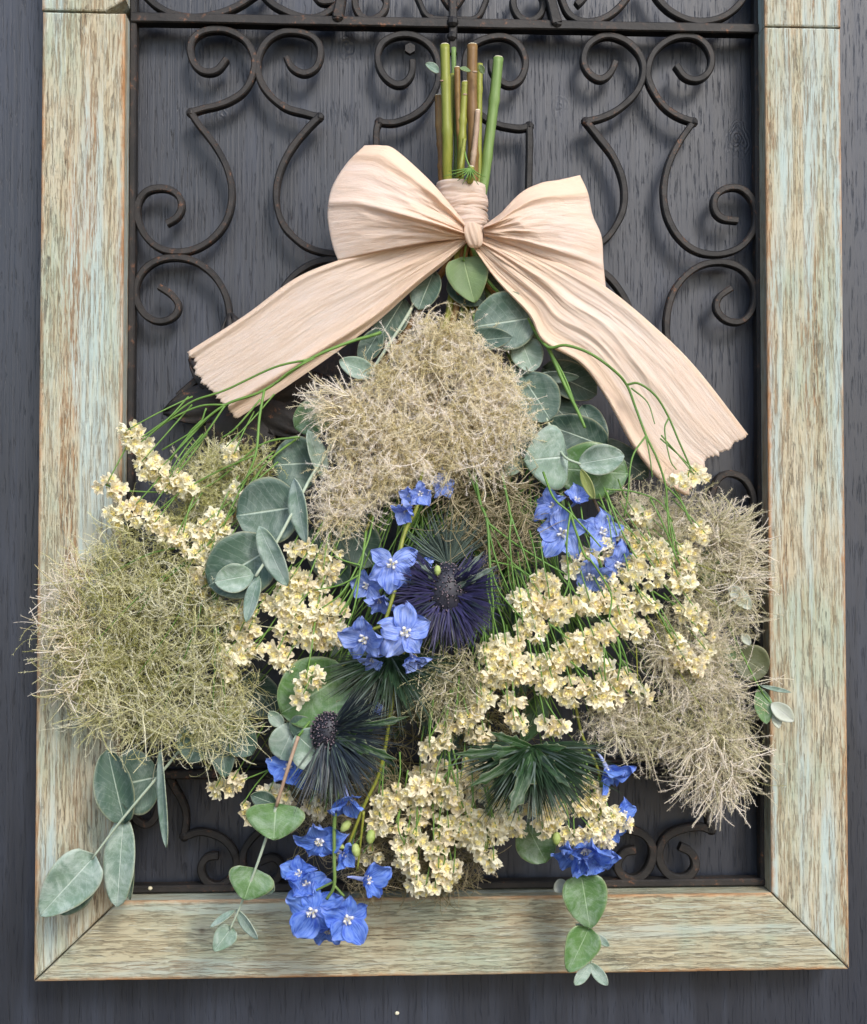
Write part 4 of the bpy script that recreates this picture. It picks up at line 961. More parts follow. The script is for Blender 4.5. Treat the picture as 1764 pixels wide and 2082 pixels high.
delph('delphinium stalk with crumpled blue blossoms below the three pale leaves at right', (1150, 960, -.07), [
  (1143,1084,52,dict(n=(-.1,-1,.05), open_=.15, dy=-.006)), (1128,1030,40,dict(n=(-.8,-.8,.3), open_=.8, dy=.002)), (1172,1020,36,dict(n=(.2,-.9,.6), open_=.7, dy=.003)), (1222,1082,46,dict(n=(.4,-1,.2), open_=.35, dy=-.004)),
  (1252,1145,40,dict(n=(.5,-.9,-.5), open_=.4, dy=-.002)), (1200,1168,42,dict(n=(-.1,-.9,-.6), open_=.35, dy=-.002))],
  [lambda b: neck_stem(b, (1014, 118), (983, 378), [(962, 480, -.043), (985, 570, -.046), (1060, 780, -.05), (1130, 950, -.06), (1150, 1060, -.072)], 10.5, 1, (.12, .29), -.042, 2, rend=3.5)])
delph('deep blue delphinium spray dangling over the bottom board left of centre', (680, 1560, -.09), [
  (706,1622,50,dict(n=(.1,-.7,-.8), open_=.7, dy=-.012)), (652,1706,50,dict(n=(-.2,-.9,-.5), open_=.35, dy=-.014, angles=[20,100,175,240,300])), (697,1735,34,dict(n=(.7,-.7,-.3), open_=.8, dy=-.008)),
  (636,1852,56,dict(n=(-.05,-1,-.05), open_=.15, dy=-.022)), (706,1866,54,dict(n=(.3,-1,-.1), open_=.2, dy=-.026)), (742,1788,52,dict(n=(.7,-.7,.1), open_=.7, dy=-.016)),
  (612,1778,44,dict(n=(-.4,-.8,.5), open_=.8, dy=-.012)), (668,1886,46,dict(n=(.1,-.8,-.7), open_=.6, dy=-.014)), (625,1800,42,dict(n=(-.1,-.8,.5), open_=.6, dy=-.010))],
  [([D_(840,1240,.004), D_(800,1420,.0), D_(775,1560,-.002), D_(740,1640,-.006), D_(700,1740,-.008)], 4, 3, 0), ([D_(700,1560,.002), D_(682,1650,-.014), D_(680,1740,-.018), D_(680,1800,-.022), D_(665,1828,-.022)], 4, 3, 1),
   ([D_(680,1800,-.022), D_(700,1822,-.022)], 2.6, 2.4, 1), ([D_(680,1792,-.020), D_(640,1812,-.018)], 2.4, 2.2, 1), ([D_(740,1650,-.008), D_(735,1700,-.008), D_(727,1770,-.010)], 2.6, 2, 0)],
  [(703,1680,34,-2.3,-.012), (754,1702,36,-1.7,-.012), (724,1729,34,-1.4,-.013), (692,1720,24,-.4,-.014)])
delph('single blue delphinium bloom hanging over the lower edge beneath the right statice', (1190, 1600, -.08), [
  (1192,1722,62,dict(n=(-.1,-.75,-.9), open_=.55, dy=-.006)), (1215,1735,48,dict(n=(.4,-.8,-.6), open_=.6, dy=-.004)), (1165,1735,44,dict(n=(-.6,-.8,-.6), open_=.6, dy=-.003)),
  (1234,1562,50,dict(n=(.3,-.6,-.8), open_=.9, dy=-.002)), (1268,1652,32,dict(n=(.4,-.8,0), open_=.5, dy=.004)), (1245,1690,30,dict(n=(.2,-.8,-.3), open_=.5, dy=.004))],
  [([D_(1150,1300,.02), D_(1180,1480,.012), D_(1215,1560,.004), D_(1225,1640,.006), D_(1195,1720,.0)], 3, 2.4, 0)], [(1132,1745-40,34,-1.6,-.008)])
delph('half hidden dark blue delphinium bloom behind the brown twig at lower left', (600, 1500, -.08), [
  (588,1562,44,dict(n=(-.2,-.9,.3), open_=.4, dy=.002)), (632,1575,34,dict(n=(.2,-.9,-.3), open_=.5, dy=.004)), (767,1440,14,dict(n=(0,-1,0), dy=.0))],
  [([D_(700,1350,.012), D_(640,1480,.010), D_(600,1560,.004)], 3, 2.4, 0)])
# small ferny leaflet at the top of the paper band
fb = MB()
for k in range(9):
    a = R(-175+k*17); L = random.uniform(36, 62)
    add_stem(fb, [(957, 342, -.058), (957+math.cos(a)*L*.5, 342-math.sin(a)*L*.35+2, -.060), (957+math.cos(a)*L, 342-math.sin(a)*L*.55+4, -.058)], 1.8, .6, 0, ns=4, n=4)
add_stem(fb, [(942, 290, -.052), (948, 320, -.056), (957, 342, -.058)], 2, 1.6, 0)
fb.build('feathery_leaf', [M_stg], de1)
# further thin cut stems belong to statice / sea holly (below)

# ---- sea holly
def seaholly(label, c, mats, n, rad, spread, axis, cone, broad, dy, stem=None, ax_dy=-.3, cone_r=30, needle_w=1.5):
    u, v = c; y = float(dome(u, v))+dy; C0 = P(u, v, y)
    e = empty('sea_holly_head', C0, label, 'sea holly', g_th)
    b = MB(); ctr = np.array(C0)
    # cone with tiny florets
    ax = np.array([axis[0], ax_dy, axis[1]]); ax /= np.linalg.norm(ax)
    if cone:
        tmpV = []
        b.ball(ctr, cone_r*PXM, 0, (1, 1, 1.25), 14, 10)
        for k in range(420):
            d = rng.normal(0, 1, 3); d[1] = -abs(d[1]); d /= np.linalg.norm(d)
            p0 = ctr+d*np.array([1, 1, 1.25])*cone_r*PXM*.96
            b.tube([p0, p0+d*4.5*PXM], [1.8*PXM, .8*PXM], 4, 0)
            if k % 2: b.ball(p0+d*4.6*PXM, 1.35*PXM, 1, ns=5, nr=3)
        b.build('flower_cone', mats[2], e)
    nb = MB(); vtot = 0
    for k in range(n):
        a = random.uniform(*spread); el = random.uniform(-.25, .85 if cone else 1.15)
        d = np.array([math.cos(a)*math.cos(el), -math.sin(el), math.sin(a)*math.cos(el)])
        L = rad*random.uniform(.62, 1.08)*PXM*(1-.30*max(0, el-.4)); side = np.cross(d, [0, 1, 0]); side /= np.linalg.norm(side)+1e-9
        bend = np.array([random.uniform(-.15, .15), random.uniform(-.2, .35), random.uniform(-.35, .08)])
        w0 = needle_w*PXM*random.uniform(.5, 1.2); st = ctr+d*cone_r*.8*PXM+rng.normal(0, 5*PXM, 3); d = d+rng.normal(0, .10, 3)
        pts = [st, st+d*L*.45+bend*L*.10, st+d*L+bend*L*.42]; nrm = np.cross(side, d)
        V = []
        for q, ww in zip(pts, (w0*1.0, w0*1.15, 0.05*w0)): V += [q-side*ww, q+nrm*ww*.7, q+side*ww]
        nb.add(V, [(0, 1, 4, 3), (1, 2, 5, 4), (3, 4, 7, 6), (4, 5, 8, 7), (2, 0, 3, 5), (5, 3, 6, 8)], 0 if random.random() < .8 else 1)
    o = nb.build('spiny_needles', [mats[0], mats[1]], e, smooth=False); o['kind'] = 'stuff'
    for (tu, tv, w_, dd) in broad:                               # toothed bract
        a0 = P(u, v, y-cone_r*PXM*.6+.001); a1 = P(tu, tv, y-.012+dd); X = a1-a0; L = X.length; X.normalize()
        Y = Vector((0, -1, 0)).cross(X).normalized(); Z = X.cross(Y); V, F, uv = [], [], []; n_ = 15
        for i in range(n_):
            t = i/(n_-1); hw = w_*PXM*.36*math.sin(math.pi*min(1, .12+t*.88))**.8
            tooth = 1.7 if i % 4 == 3 and 3 < i < n_-1 else 1.0; sw = .10*L if tooth > 1 else 0
            z = .08*L*math.sin(math.pi*t)-.06*L*t*t
            for s in (-1, -.5, 0, .5, 1):
                V.append(a0+X*(t*L+(sw*.35 if abs(s) == 1 else 0))+Y*(s*hw*(tooth if abs(s) == 1 else 1))+Z*(z+abs(s)*hw*.35)); uv.append((t, s))
        F = [(i*5+k, (i+1)*5+k, (i+1)*5+k+1, i*5+k+1) for i in range(n_-1) for k in range(4)]
        ob = obj('bract', mesh('bract', V, F, mats[3], uv=uv, smooth=True), e); md = ob.modifiers.new('s', 'SOLIDIFY'); md.thickness = .0003
    if stem:
        sb = MB(); stem(sb) if callable(stem) else add_stem(sb, *stem); sb.build('stem', [M_stg, M_bright, M_cut], e)
    return e
M_thp = mat_simple('sea_holly_violet', (.010, .010, .036), (.045, .040, .125), 150, .5, .35, .2)
M_thb = mat_simple('sea_holly_blue_black', (.008, .014, .020), (.03, .04, .055), 150, .45, .45, .2)
M_thg = mat_simple('sea_holly_dark_green', (.008, .022, .010), (.025, .055, .022), 150, .45, .4, .2)
M_ths = mat_simple('sea_holly_silver_green', (.045, .07, .055), (.11, .145, .125), 150, .5, .4, .2)
M_thf = mat_simple('sea_holly_floret_grey', (.10, .075, .10), (.26, .20, .22), 300, .6, .2, 0)
M_core = mat_simple('sea_holly_core', (.012, .014, .02), (.03, .03, .045), 150, .5, .4, .3)
M_brd = mat_leaf('sea_holly_bract_green', (.010, .036, .008), (.028, .075, .020), .05, .42, (.20, .30, .16), .08)
M_brg = mat_leaf('sea_holly_bract_silver', (.025, .05, .038), (.06, .09, .07), .2, .5, (.3, .38, .34), .08)
e1 = seaholly('round violet sea holly head right of the light blue blossoms', (908, 1205), [M_thp, M_thb, [M_core, M_thf], M_brg], 1150, 68, (math.pi*.70, math.pi*2.30), (0, 1), True,
  [(1012,1150,14,-.002), (985,1120,12,.004), (850,1140,12,.004)], -.004, None, cone_r=43, needle_w=1.5)
nb2 = MB()
for k in range(110):                                           # silvery green bracts standing above the violet head
    a = random.uniform(.15*math.pi, .9*math.pi); C1 = np.array(P(912, 1150, float(dome(912, 1150))+.004)); d = np.array([math.cos(a), random.uniform(-.3, .5), math.sin(a)]); L = random.uniform(55, 125)*PXM
    sd = np.cross(d, [0, 1, 0]); sd /= np.linalg.norm(sd); ww = random.uniform(.9, 2.2)*PXM
    q = [C1, C1+d*L*.5+np.array([random.uniform(-.1, .1)*L, 0, 0]), C1+d*L]; V = []
    for p_, w2 in zip(q, (ww, ww*1.2, .1*ww)): V += [p_-sd*w2, p_+np.array([0, -w2, 0]), p_+sd*w2]
    nb2.add(V, [(0, 1, 4, 3), (1, 2, 5, 4), (3, 4, 7, 6), (4, 5, 8, 7)], 0)
o = nb2.build('upper_needles', [M_ths], e1, smooth=False); o['kind'] = 'stuff'; o['label'] = 'silvery green upper needles'
bud(e1, 890, 1160, 26, -1.57, -.016)
seaholly('blue black sea holly head with needles sweeping right, beside the frosted leaf', (668, 1490), [M_thb, M_ths, [M_core, M_thf], M_brd], 620, 108, (-math.pi*.68, math.pi*.32), (0, 1), True,
  [(832,1458,20,.0), (806,1545,26,-.004), (770,1480,16,.002)], -.006, None, cone_r=30, needle_w=1.4)
seaholly('dark green sea holly with broad toothed bracts at lower right of centre', (1082, 1520), [M_thg, M_ths, [M_core, M_thf], M_brd], 760, 122, (-math.pi*1.02, .02*math.pi), (0, 1), False,
  [(925,1535,26,-.012), (958,1600,27,-.016), (1040,1654,40,-.024), (1158,1600,24,-.016), (1150,1520,22,-.006), (1000,1490,22,-.006)], -.012, None, cone_r=24, needle_w=1.7)
seaholly('shadowed sea holly hidden behind the lower pair of light blue blossoms', (795, 1335), [M_thg, M_ths, [M_core, M_thf], M_brd], 380, 115, (-math.pi*1.0, 0), (0, 1), False,
  [(780,1428,28,-.004), (828,1440,18,-.002), (700,1380,28,.0), (880,1380,20,.0), (722,1350,26,.002)], .006,
  lambda b: neck_stem(b, (947, 168), (936, 376), [(940, 480, -.042), (925, 600, -.042), (900, 800, -.048), (860, 1100, -.060), (800, 1330, -.085)], 8, 1, (.14, .2), -.047, 2, rend=3), cone_r=24)

# ---- statice
def sprig(label, base, clusters, stems, dens=1.0):
    e = empty('statice_sprig', P(*base), label, 'statice', g_st); b = MB()
    for st in stems:
        if callable(st): st(b)
        else:
            pts = [D_(u, v, o) for (u, v, o) in st[0]]; add_stem(b, pts, *st[1:], ns=6)
    for cl in clusters:
        kw = cl[1] if len(cl) > 1 else {}
        cluster(e, b, cl[0], **{**dict(dens=dens*1.1), **kw})
    b.build('stem', [M_stg, M_bright, M_cut], e); return e
sprig('statice spray fanning out to the far left, its upper clusters beside the left board', (757, 682, -.06),
  [([(262,882),(282,905)], dict(rad=24)), ([(290,945),(325,962)], dict(rad=24)), ([(300,930)], dict(rad=18)), ([(345,968),(385,996)], dict(rad=20)), ([(215,985),(250,1000)], dict(rad=20)),
   ([(335,990),(350,975)], dict(rad=16)), ([(235,1048),(275,1035),(300,1052)], dict(rad=24)), ([(320,1070),(355,1095)], dict(rad=22)), ([(463,912),(472,928)], dict(rad=13)), ([(478,1000),(490,1012)], dict(rad=18))],
  [([(775,676,.002),(757,682,.0),(707,697,-.006),(631,730,-.008),(538,793,-.004),(459,823,-.004),(400,870,-.004),(345,935,-.004)], 3.6, 2.2),
   ([(628,731,-.008),(558,747,-.008),(459,793,-.006),(392,816,-.004),(345,850,-.004),(285,892,-.004)], 2.4, 1.7),
   ([(560,780,-.006),(590,755,-.008),(640,728,-.008)], 2, 1.6), ([(459,823,-.004),(410,825,-.004),(359,846,-.004),(320,872,-.004),(290,900,-.004)], 2.0, 1.5),
   ([(538,793,-.004),(528,850,-.006),(522,916,-.008),(505,965,-.006),(470,1035,-.006),(455,1070,-.006)], 2.8, 1.8), ([(530,812,-.006),(480,870,-.006),(452,890,-.006)], 2.0, 1.4),
   ([(520,925,-.008),(440,960,-.004),(370,1000,-.004),(320,1040,-.004)], 1.8, 1.3), ([(459,823,-.004),(420,880,-.004),(370,940,-.004),(350,990,-.004)], 2, 1.3), ([(420,830,-.004),(400,870,-.004),(330,915,-.004)], 1.8, 1.3),
   ([(410,855,-.004),(385,880,-.004),(380,900,-.004)], 1.6, 1.0), ([(610,888,.0),(530,905,.002),(430,985,.002),(350,1000,.0),(250,998,-.002)], 2.2, 1.3)])
sprig('statice sprig just left of the round eucalyptus discs, clusters falling in a column', (640, 800, -.06),
  [([(380,1090),(410,1078),(445,1085),(462,1100)], dict(rad=22)), ([(435,1055),(450,1065)], dict(rad=18)), ([(395,1130),(425,1120),(430,1150)], dict(rad=24)), ([(385,1160),(415,1175)], dict(rad=18)), ([(410,1200)], dict(rad=18)),
   ([(440,1245),(475,1255),(510,1255)], dict(rad=22)), ([(480,1290),(510,1285)], dict(rad=20)), ([(455,1335),(490,1330),(520,1325)], dict(rad=20)), ([(462,1365)], dict(rad=14))],
  [([(610,888,.004),(560,925,.004),(515,975,.002),(470,1040,.0),(440,1075,-.002)], 2.4, 1.5), ([(470,1040,.0),(450,1110,.002),(430,1160,.002),(440,1240,.0),(480,1290,.0),(490,1330,.0)], 2.0, 1.3)])
sprig('thick pile of statice between the green discs and the light blue blossoms', (680, 1050, -.08),
  [([(595,1120),(630,1118)], dict(rad=19)), ([(675,1125),(665,1165)], dict(rad=20)), ([(590,1185),(625,1195)], dict(rad=24)), ([(650,1200)], dict(rad=16)),
   ([(560,1225),(600,1240)], dict(rad=28)), ([(640,1245),(680,1250)], dict(rad=30)), ([(590,1280),(640,1295),(685,1290)], dict(rad=30)), ([(560,1330),(580,1345)], dict(rad=22)), ([(620,1385),(650,1375)], dict(rad=20, dy=-.012)), ([(610,1415)], dict(rad=15, dy=-.012))],
  [([(745,1080,.0),(735,1150,-.008),(715,1210,-.010),(690,1250,-.010)], 2.6, 1.6), ([(735,1150,-.008),(700,1140,-.008),(680,1130,-.008)], 1.8, 1.2), ([(733,1160,-.010),(722,1230,-.014),(705,1280,-.012)], 1.8, 1.2),
   ([(730,1170,-.010),(690,1190,-.010),(640,1200,-.008)], 1.8, 1.2), ([(760,1050,.0),(745,1110,-.004),(700,1200,-.010),(650,1240,-.010)], 2, 1.4), ([(640,1290,.0),(630,1340,-.002),(625,1400,-.004)], 2, 1.3),
   lambda b: neck_stem(b, (945, 282), (935, 376), [(935, 480, -.042), (920, 600, -.046), (860, 800, -.052), (780, 980, -.062), (745, 1080, -.078)], 4, 1, (.1,), -.056, rend=2.5)])
sprig('statice stem arching across the right ribbon tail, few florets at its drooping tips', (1085, 668, -.06),
  [([(1385,972),(1410,970)], dict(rad=18, dy=-.012)), ([(1428,968)], dict(rad=12, dy=-.012)), ([(1292,1045),(1318,1058)], dict(rad=14)), ([(1415,1072),(1428,1090)], dict(rad=19))],
  [([(1060,620,-0.0010),(1085,668,-0.0030),(1115,706,-0.0090),(1151,702,-0.0150),(1201,719,-0.0170),(1251,755,-0.0170),(1276,785,-0.0150),(1294,832,-0.0130),(1314,885,-0.0130),(1337,934,-0.0130),(1354,988,-0.0110),(1357,1034,-0.0090),(1362,1090,-0.0090)], 3.4, 1.8),
   ([(1276,782,-0.0150),(1300,780,-0.0170),(1334,805,-0.0170),(1360,848,-0.0170),(1380,895,-0.0170),(1403,948,-0.0150),(1406,968,-0.0130)], 2.4, 1.6), ([(1284,789,-0.0150),(1317,818,-0.0150),(1332,862,-0.0150)], 1.7, 1.0),
   ([(1360,850,-0.0170),(1352,875,-0.0170),(1363,934,-0.0170),(1376,955,-0.0150)], 1.8, 1.1), ([(1314,886,-0.0130),(1286,931,-0.0150),(1277,1007,-0.0130),(1270,1050,-0.0090)], 2, 1.4), ([(1314,888,-0.0130),(1322,930,-0.0150),(1327,971,-0.0130)], 1.6, 1.0),
   ([(1354,988,-0.0110),(1385,1020,-0.0110),(1402,1059,-0.0110)], 1.8, 1.3), ([(1322,1013,-0.0070),(1349,1066,-0.0090),(1376,1136,-0.0110)], 2.2, 1.3), ([(1233,995,-0.0050),(1290,1000,-0.0070),(1340,1020,-0.0090),(1368,1060,-0.0090)], 1.8, 1.2),
   ([(1403,948,-0.0150),(1400,970,-0.0150)], 1.5, 1.0)])
sprig('statice cluster chain lying over the blue blossoms below the three pale leaves', (1130, 840, -.06),
  [([(1165,1150),(1178,1132)], dict(rad=20)), ([(1205,1132),(1240,1112)], dict(rad=20)), ([(1262,1092),(1285,1088)], dict(rad=14)), ([(1300,1110),(1330,1118),(1355,1135)], dict(rad=20)), ([(1225,1172),(1245,1178)], dict(rad=15)),
   ([(1285,1170),(1330,1170)], dict(rad=24)), ([(1290,1140)], dict(rad=12)), ([(1345,1150)], dict(rad=16))],
  [([(1115,706,-.002),(1150,785,.0),(1178,842,-.004),(1190,870,-.004)], 4.0, 2.8), ([(1118,712,-.002),(1150,770,.0),(1172,830,.0),(1180,850,-.002)], 2.2, 1.6), ([(1233,1000,-.004),(1260,1069,-.008),(1280,1110,-.010),(1296,1135,-.010)], 2.2, 1.4),
   ([(1105,960,.0),(1127,1013,-.010),(1160,1043,-.014),(1190,1075,-.014),(1222,1112,-.012)], 2.4, 1.5), ([(1160,1046,-.014),(1155,1080,-.016),(1153,1119,-.014),(1157,1179,-.012),(1147,1215,-.012)], 2.0, 1.5), ([(1157,1179,-.012),(1172,1210,-.012)], 1.6, 1.2),
   ([(1160,1043,-.014),(1175,1090,-.014),(1190,1130,-.014),(1206,1145,-.014),(1243,1208,-.012),(1240,1260,-.012),(1262,1290,-.012)], 2.4, 1.6)])
sprig('statice cluster pair nearest the right frame edge, at the height of the violet head', (1300, 1000, -.05),
  [([(1352+42,1118),(1400,1150)], dict(rad=20)), ([(1352+35,1180),(1398,1195)], dict(rad=22)), ([(1310,1222),(1325,1232)], dict(rad=15)), ([(1392,1245),(1420,1255)], dict(rad=22)), ([(1422,1275)], dict(rad=14))],
  [([(1356,1023,-.004),(1366,1080,-.006),(1372,1122,-.006),(1385,1150,-.006)], 2, 1.4), ([(1300,1180,.004),(1340,1210,.002),(1379,1232,.0),(1400,1248,.0)], 2.2, 1.5), ([(1350,1010,-.004),(1372,1090,-.006),(1388,1180,-.004)], 1.8, 1.2)])
sprig('crescent shaped statice cluster alone over the right plume, near the frame', (1342, 1248, -.05),
  [([(1378,1305),(1385,1335)], dict(rad=20)), ([(1400,1350),(1425,1355)], dict(rad=18)), ([(1440,1325),(1438,1300)], dict(rad=18)), ([(1372,1300)], dict(rad=12))],
  [([(1330,1230,.0),(1342,1248,.0),(1366,1288,.0),(1378,1305,.0)], 1.9, 1.3), ([(1366,1288,.0),(1400,1305,.002),(1425,1308,.0)], 1.8, 1.3)])
sprig('dense statice bank right of the violet sea holly, long pale stems above it', (991, 900, -.07),
  [([(1095,1178),(1120,1195)], dict(rad=22)), ([(1055,1225),(1080,1232),(1120,1225)], dict(rad=24)), ([(1070,1275),(1095,1285)], dict(rad=22)), ([(1130,1250),(1165,1235)], dict(rad=22)), ([(1180,1218),(1205,1228)], dict(rad=22)),
   ([(1235,1222),(1270,1215)], dict(rad=20)), ([(1270,1240)], dict(rad=14)), ([(995,1325),(1030,1318)], dict(rad=24)), ([(1050,1310)], dict(rad=16))],
  [([(965,960,.0),(977,1022,-.006),(991,1062,-.010),(997,1152,-.012),(1002,1230,-.012),(1004,1301,-.010)], 3.0, 1.8), ([(1020,960,.0),(1034,1023,-.004),(1040,1052,-.008),(1064,1119,-.010),(1080,1169,-.010)], 2.6, 1.6),
   ([(1040,1052,-.008),(1037,1102,-.010),(1047,1202,-.010)], 2.2, 1.4), ([(991,1062,-.010),(1040,1100,-.008),(1094,1135,-.006),(1153,1169,-.008)], 2.2, 1.5), ([(997,1152,-.012),(1010,1190,-.012),(1024,1215,-.012),(1060,1255,-.012)], 2.2, 1.4),
   ([(992,1070,-.010),(1010,1140,-.010),(1035,1200,-.010)], 2.0, 1.3), ([(997,1160,-.012),(990,1190,-.012),(1000,1240,-.012),(1015,1300,-.012)], 1.8, 1.2), ([(950,950,.0),(985,1040,-.004),(1030,1130,-.004),(1090,1180,-.006)], 2.0, 1.3),
   ([(1004,1301,-.010),(1003,1210,-.014)], 1.6, 1.2), ([(1000,1140,-.010),(1060,1160,-.006),(1110,1220,-.008)], 1.6, 1.1),
   lambda b: neck_stem(b, (958, 340), (955, 380), [(950, 480, -.042), (950, 600, -.042), (955, 760, -.050), (960, 900, -.066), (965, 960, -.086)], 7, 1, (), -.055, 2, rend=3)])
sprig('widest statice bank across the lower right, with florets in two tiers', (1150, 1180, -.07),
  [([(1000,1375),(1040,1362),(1085,1360)], dict(rad=28)), ([(1120,1350),(1135,1340)], dict(rad=26)), ([(1110,1395),(1130,1385)], dict(rad=20)), ([(1160,1330),(1185,1305)], dict(rad=28)), ([(1215,1300),(1235,1285)], dict(rad=26)),
   ([(1265,1265),(1300,1290)], dict(rad=24)), ([(1200,1330),(1215,1345)], dict(rad=20)), ([(1155,1425),(1165,1400)], dict(rad=20)), ([(1195,1395),(1225,1400)], dict(rad=24)), ([(1240,1370),(1270,1380)], dict(rad=22)), ([(1250,1415),(1215,1425)], dict(rad=20)), ([(1290,1400),(1310,1412)], dict(rad=18)), ([(1110,1475),(1150,1480)], dict(rad=20))],
  [([(1256,1295,-.010),(1262,1340,-.012),(1256,1384,-.012)], 2.2, 1.6), ([(1259,1301,-.010),(1272,1335,-.010),(1279,1368,-.010)], 1.8, 1.4), ([(1228,1310,-.008),(1230,1360,-.010),(1232,1385,-.010)], 1.8, 1.4),
   ([(1160,1345,-.008),(1190,1370,-.006),(1210,1390,-.008)], 1.6, 1.2), ([(1120,1270,-.008),(1145,1290,-.008),(1160,1300,-.008)], 1.8, 1.2), ([(1095,1290,-.006),(1110,1330,-.010),(1120,1360,-.010)], 1.8, 1.2)])
sprig('statice arc stepping down left of the dark green sea holly', (1000, 1330, -.08),
  [([(985,1420),(975,1440)], dict(rad=20)), ([(960,1460),(930,1470)], dict(rad=20)), ([(1045,1420),(1040,1440)], dict(rad=18)), ([(1045,1470),(1065,1475)], dict(rad=18)), ([(868,1525),(880,1515),(905,1505)], dict(rad=19)), ([(905,1480)], dict(rad=13)), ([(960,1500),(990,1490)], dict(rad=18, dy=.008)), ([(960,1555),(990,1550)], dict(rad=20, dy=.012))],
  [([(1000,1340,.0),(1005,1390,-.002),(985,1430,-.004)], 2, 1.5), ([(925,1400,.0),(900,1450,-.004),(872,1505,-.006)], 2, 1.4), ([(950,1380,.0),(930,1440,-.002),(940,1470,-.002)], 1.8, 1.3), ([(1020,1400,.0),(1040,1440,-.002),(1050,1480,-.002)], 2, 1.4),
   ([(905,1500,.0),(915,1548,-.004),(909,1597,-.006)], 2, 1.4), ([(940,1530,.0),(918,1560,-.004),(890,1600,-.006)], 1.8, 1.2)])
sprig('largest statice mass at the bottom centre, just above the lower board', (870, 1500, -.08),
  [([(780,1640),(810,1620)], dict(rad=26)), ([(840,1610),(880,1605)], dict(rad=26)), ([(905,1600),(925,1625)], dict(rad=24)), ([(770,1675),(800,1680)], dict(rad=24)), ([(845,1655),(880,1650)], dict(rad=26, dy=.004)), ([(860,1580),(900,1570)], dict(rad=22, dy=.010)),
   ([(940,1650),(960,1665)], dict(rad=22)), ([(930,1590),(985,1600)], dict(rad=26, dy=.008)), ([(910,1690),(935,1700)], dict(rad=24)), ([(980,1690),(1010,1690)], dict(rad=26)), ([(1030,1665),(1050,1680)], dict(rad=22)), ([(1000,1640),(1030,1640)], dict(rad=24, dy=.006)),
   ([(820,1725),(840,1705)], dict(rad=22)), ([(820,1750),(835,1760)], dict(rad=18)), ([(875,1715),(890,1735)], dict(rad=20)), ([(985,1735),(1000,1755)], dict(rad=20)), ([(970,1715)], dict(rad=20)), ([(745,1740),(765,1735)], dict(rad=16, dy=.006))],
  [([(905,1500,.006),(915,1560,.0),(900,1620,-.004),(890,1700,-.004)], 2.4, 1.4), ([(915,1548,.0),(935,1620,-.006),(960,1680,-.006)], 2, 1.3), ([(850,1600,.0),(848,1670,-.006),(845,1720,-.006)], 1.8, 1.2), ([(820,1620,.0),(810,1680,-.008),(825,1720,-.006)], 1.8, 1.2),
   ([(985,1600,.0),(1000,1660,-.004),(990,1730,-.004)], 2, 1.3), ([(880,1690,-.002),(905,1740,-.004),(890,1790,-.004)], 1.8, 1.2)])
sprig('lowest statice cluster, resting on the upper rim of the bottom board', (890, 1740, -.06),
  [([(840,1795),(865,1805)], dict(rad=18)), ([(885,1810),(905,1800)], dict(rad=18)), ([(915,1780),(930,1765)], dict(rad=18)), ([(895,1770)], dict(rad=16))],
  [([(900,1735,.0),(898,1770,-.002),(885,1800,-.002)], 2, 1.3), ([(915,1730,.0),(920,1760,-.002)], 1.6, 1.2)])
sprig('statice bunch right of the dark green sea holly, above the hanging blue bloom', (1180, 1540, -.07),
  [([(1205,1600),(1218,1620)], dict(rad=22)), ([(1180,1645),(1200,1640)], dict(rad=18)), ([(1225,1650),(1240,1670)], dict(rad=24)), ([(1255,1665),(1275,1672)], dict(rad=14)), ([(1200,1690),(1235,1700)], dict(rad=22)), ([(1155,1695),(1170,1700)], dict(rad=18)),
   ([(1100,1660),(1130,1670)], dict(rad=22)), ([(1110,1690)], dict(rad=18)), ([(1090,1640),(1150,1640)], dict(rad=22, dy=.008))],
  [([(1190,1540,.004),(1200,1580,.0),(1215,1630,-.004),(1220,1690,-.004)], 2.2, 1.4), ([(1170,1560,.004),(1150,1620,.0),(1120,1670,-.002)], 2, 1.3), ([(1240,1560,.0),(1225,1600,-.004)], 1.6, 1.2)])
sprig('tiny statice tips poking out at lower left, around the heart shaped leaf', (560, 1560, -.07),
  [([(445,1605),(480,1590)], dict(rad=15, dy=.004)), ([(545,1615),(580,1625)], dict(rad=20, dy=.004)), ([(500,1640),(505,1665)], dict(rad=9, dy=.004)), ([(635,1640),(655,1655)], dict(rad=17, dy=.006)), ([(700,1745),(712,1752)], dict(rad=12, dy=.0)), ([(790,1440)], dict(rad=12, dy=.01))],
  [([(620,1520,.01),(580,1580,.006),(570,1620,.004)], 1.8, 1.2), ([(560,1560,.01),(510,1580,.006),(480,1592,.004)], 1.6, 1.1), ([(690,1560,.01),(660,1620,.008),(645,1645,.006)], 1.6, 1.1)], .9)

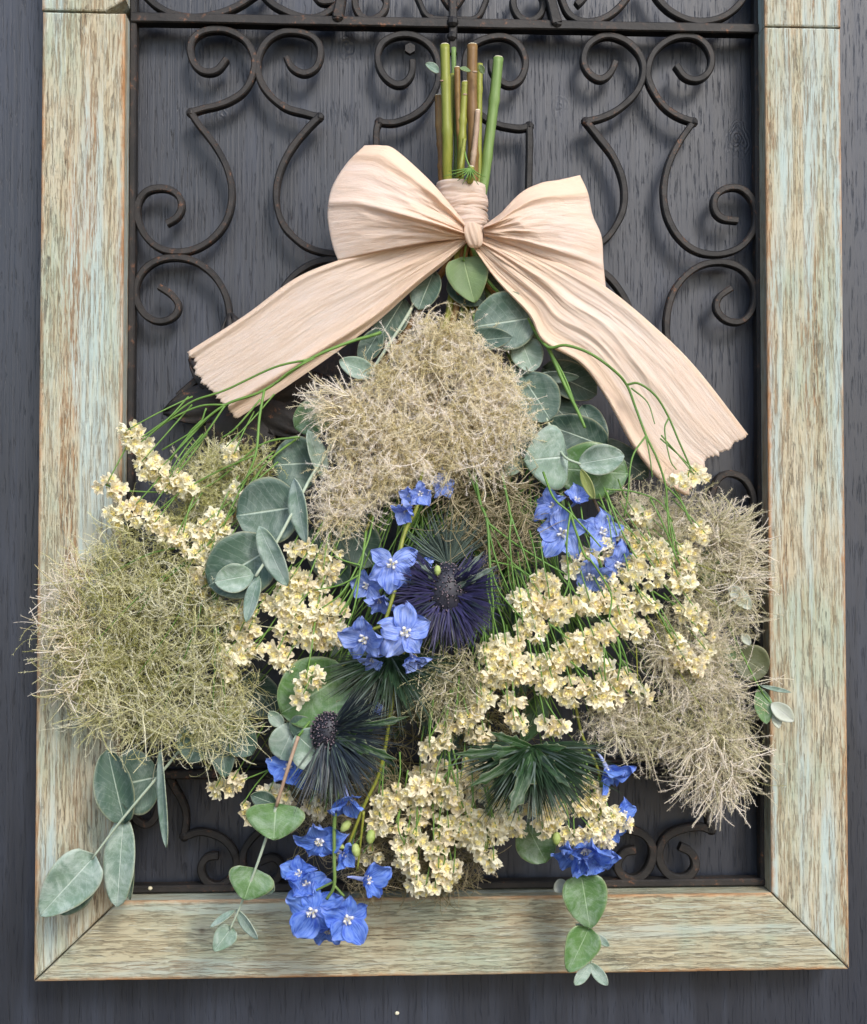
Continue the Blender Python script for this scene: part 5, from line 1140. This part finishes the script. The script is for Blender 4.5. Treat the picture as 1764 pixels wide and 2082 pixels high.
# dark inner foliage filling the heart of the bouquet
inner = empty('filler_greenery', P(900, 1000, -.05), 'thin dark green inner stems and leaves seen in the gaps between the flowers', 'foliage')
ib = MB()
for k in range(120):
    u0 = random.uniform(800, 1120); v0 = random.uniform(900, 1050); ang = random.gauss(0, .45); L = random.uniform(250, 600)
    pts = [(u0+math.sin(ang)*L*t+random.uniform(-12, 12), v0+L*t*.95, float(dome(u0+math.sin(ang)*L*t, v0+L*t*.95))+random.uniform(.012, .034)) for t in (0, .33, .66, 1)]
    add_stem(ib, pts, random.uniform(1.4, 2.6), 1, 0, ns=5, n=4)
ib.build('stem', M_stg, inner)['kind'] = 'stuff'
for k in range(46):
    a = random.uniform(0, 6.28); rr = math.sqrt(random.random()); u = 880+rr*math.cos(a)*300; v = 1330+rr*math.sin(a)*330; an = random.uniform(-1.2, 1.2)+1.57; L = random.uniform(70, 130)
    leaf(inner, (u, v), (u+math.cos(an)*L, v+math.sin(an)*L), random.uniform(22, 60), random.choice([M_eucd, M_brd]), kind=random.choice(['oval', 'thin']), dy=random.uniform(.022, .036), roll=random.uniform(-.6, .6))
# extra pale strip and thin stem in the neck
xb = MB()
neck_stem(xb, (923, 97), (930, 376), [(940, 480, -.041), (940, 620, -.045), (930, 800, -.05)], 5, 1, (.3,), -.038, None, rend=3)
neck_stem(xb, (936, 200), (925, 376), [(938, 480, -.041), (930, 620, -.045), (900, 800, -.05)], 4.5, 1, (), -.034, None, rend=3)
neck_stem(xb, (968, 250), (968, 376), [(955, 480, -.041), (960, 620, -.045), (1000, 800, -.05)], 5, 0, (), -.036, None, rend=3)
neck_stem(xb, (976, 130), (973, 376), [(955, 480, -.041), (970, 620, -.044), (1010, 800, -.05)], 6.5, 2, (.1, .2), -.042, None, rend=3)
neck_stem(xb, (921, 150), (917, 376), [(938, 480, -.041), (930, 620, -.043), (900, 800, -.05)], 4.5, 2, (), -.040, None, rend=3)
xb.build('cut_stem', [M_stg, M_green2, M_bright], inner)['kind'] = 'stuff'
# nodes and little side leaves on the cut stems
leaf(de1, (894, 146), (868, 128), 20, M_eucf, 'oval', yb=-.056, roll=.3, name='small_leaf'); leaf(de1, (985, 150), (976, 128+4), 12, M_leafl, 'oval', yb=-.058, name='small_leaf')
leaf(de1, (958, 143), (936, 138), 12, M_leafl, 'oval', yb=-.060, roll=.5, name='small_leaf')
nb3 = MB()
for (u, v, r_) in ((899, 164, 3), (910, 250, 4), (966, 146, 4), (946, 192, 3.5)): nb3.ball(tuple(P(u, v, -.0555)), r_*PXM, 0, (1.4, .4, .6))
nb3.build('stem_node', M_rosy, de1)['kind'] = 'stuff'

# crumbs
for (u, v, y, s_, lab) in ((306, 1806, YG-.0052, 5, 'tiny cream floret crumb fallen on the lower iron bar at left'), (808, 2060, -.001, 5, 'tiny pale paint chip on the dark wall below the frame')):
    cb = MB(); q = P(u, v, y); cb.ball((0, 0, 0), s_*PXM, 0, (1, .6, .8), 6, 4)
    o = cb.build('fallen_crumb', M_cream, None, M=Matrix.Translation(q)); tag(o, lab, 'crumb')
print('florets', NFLOR, 'objects', len(sc.objects))
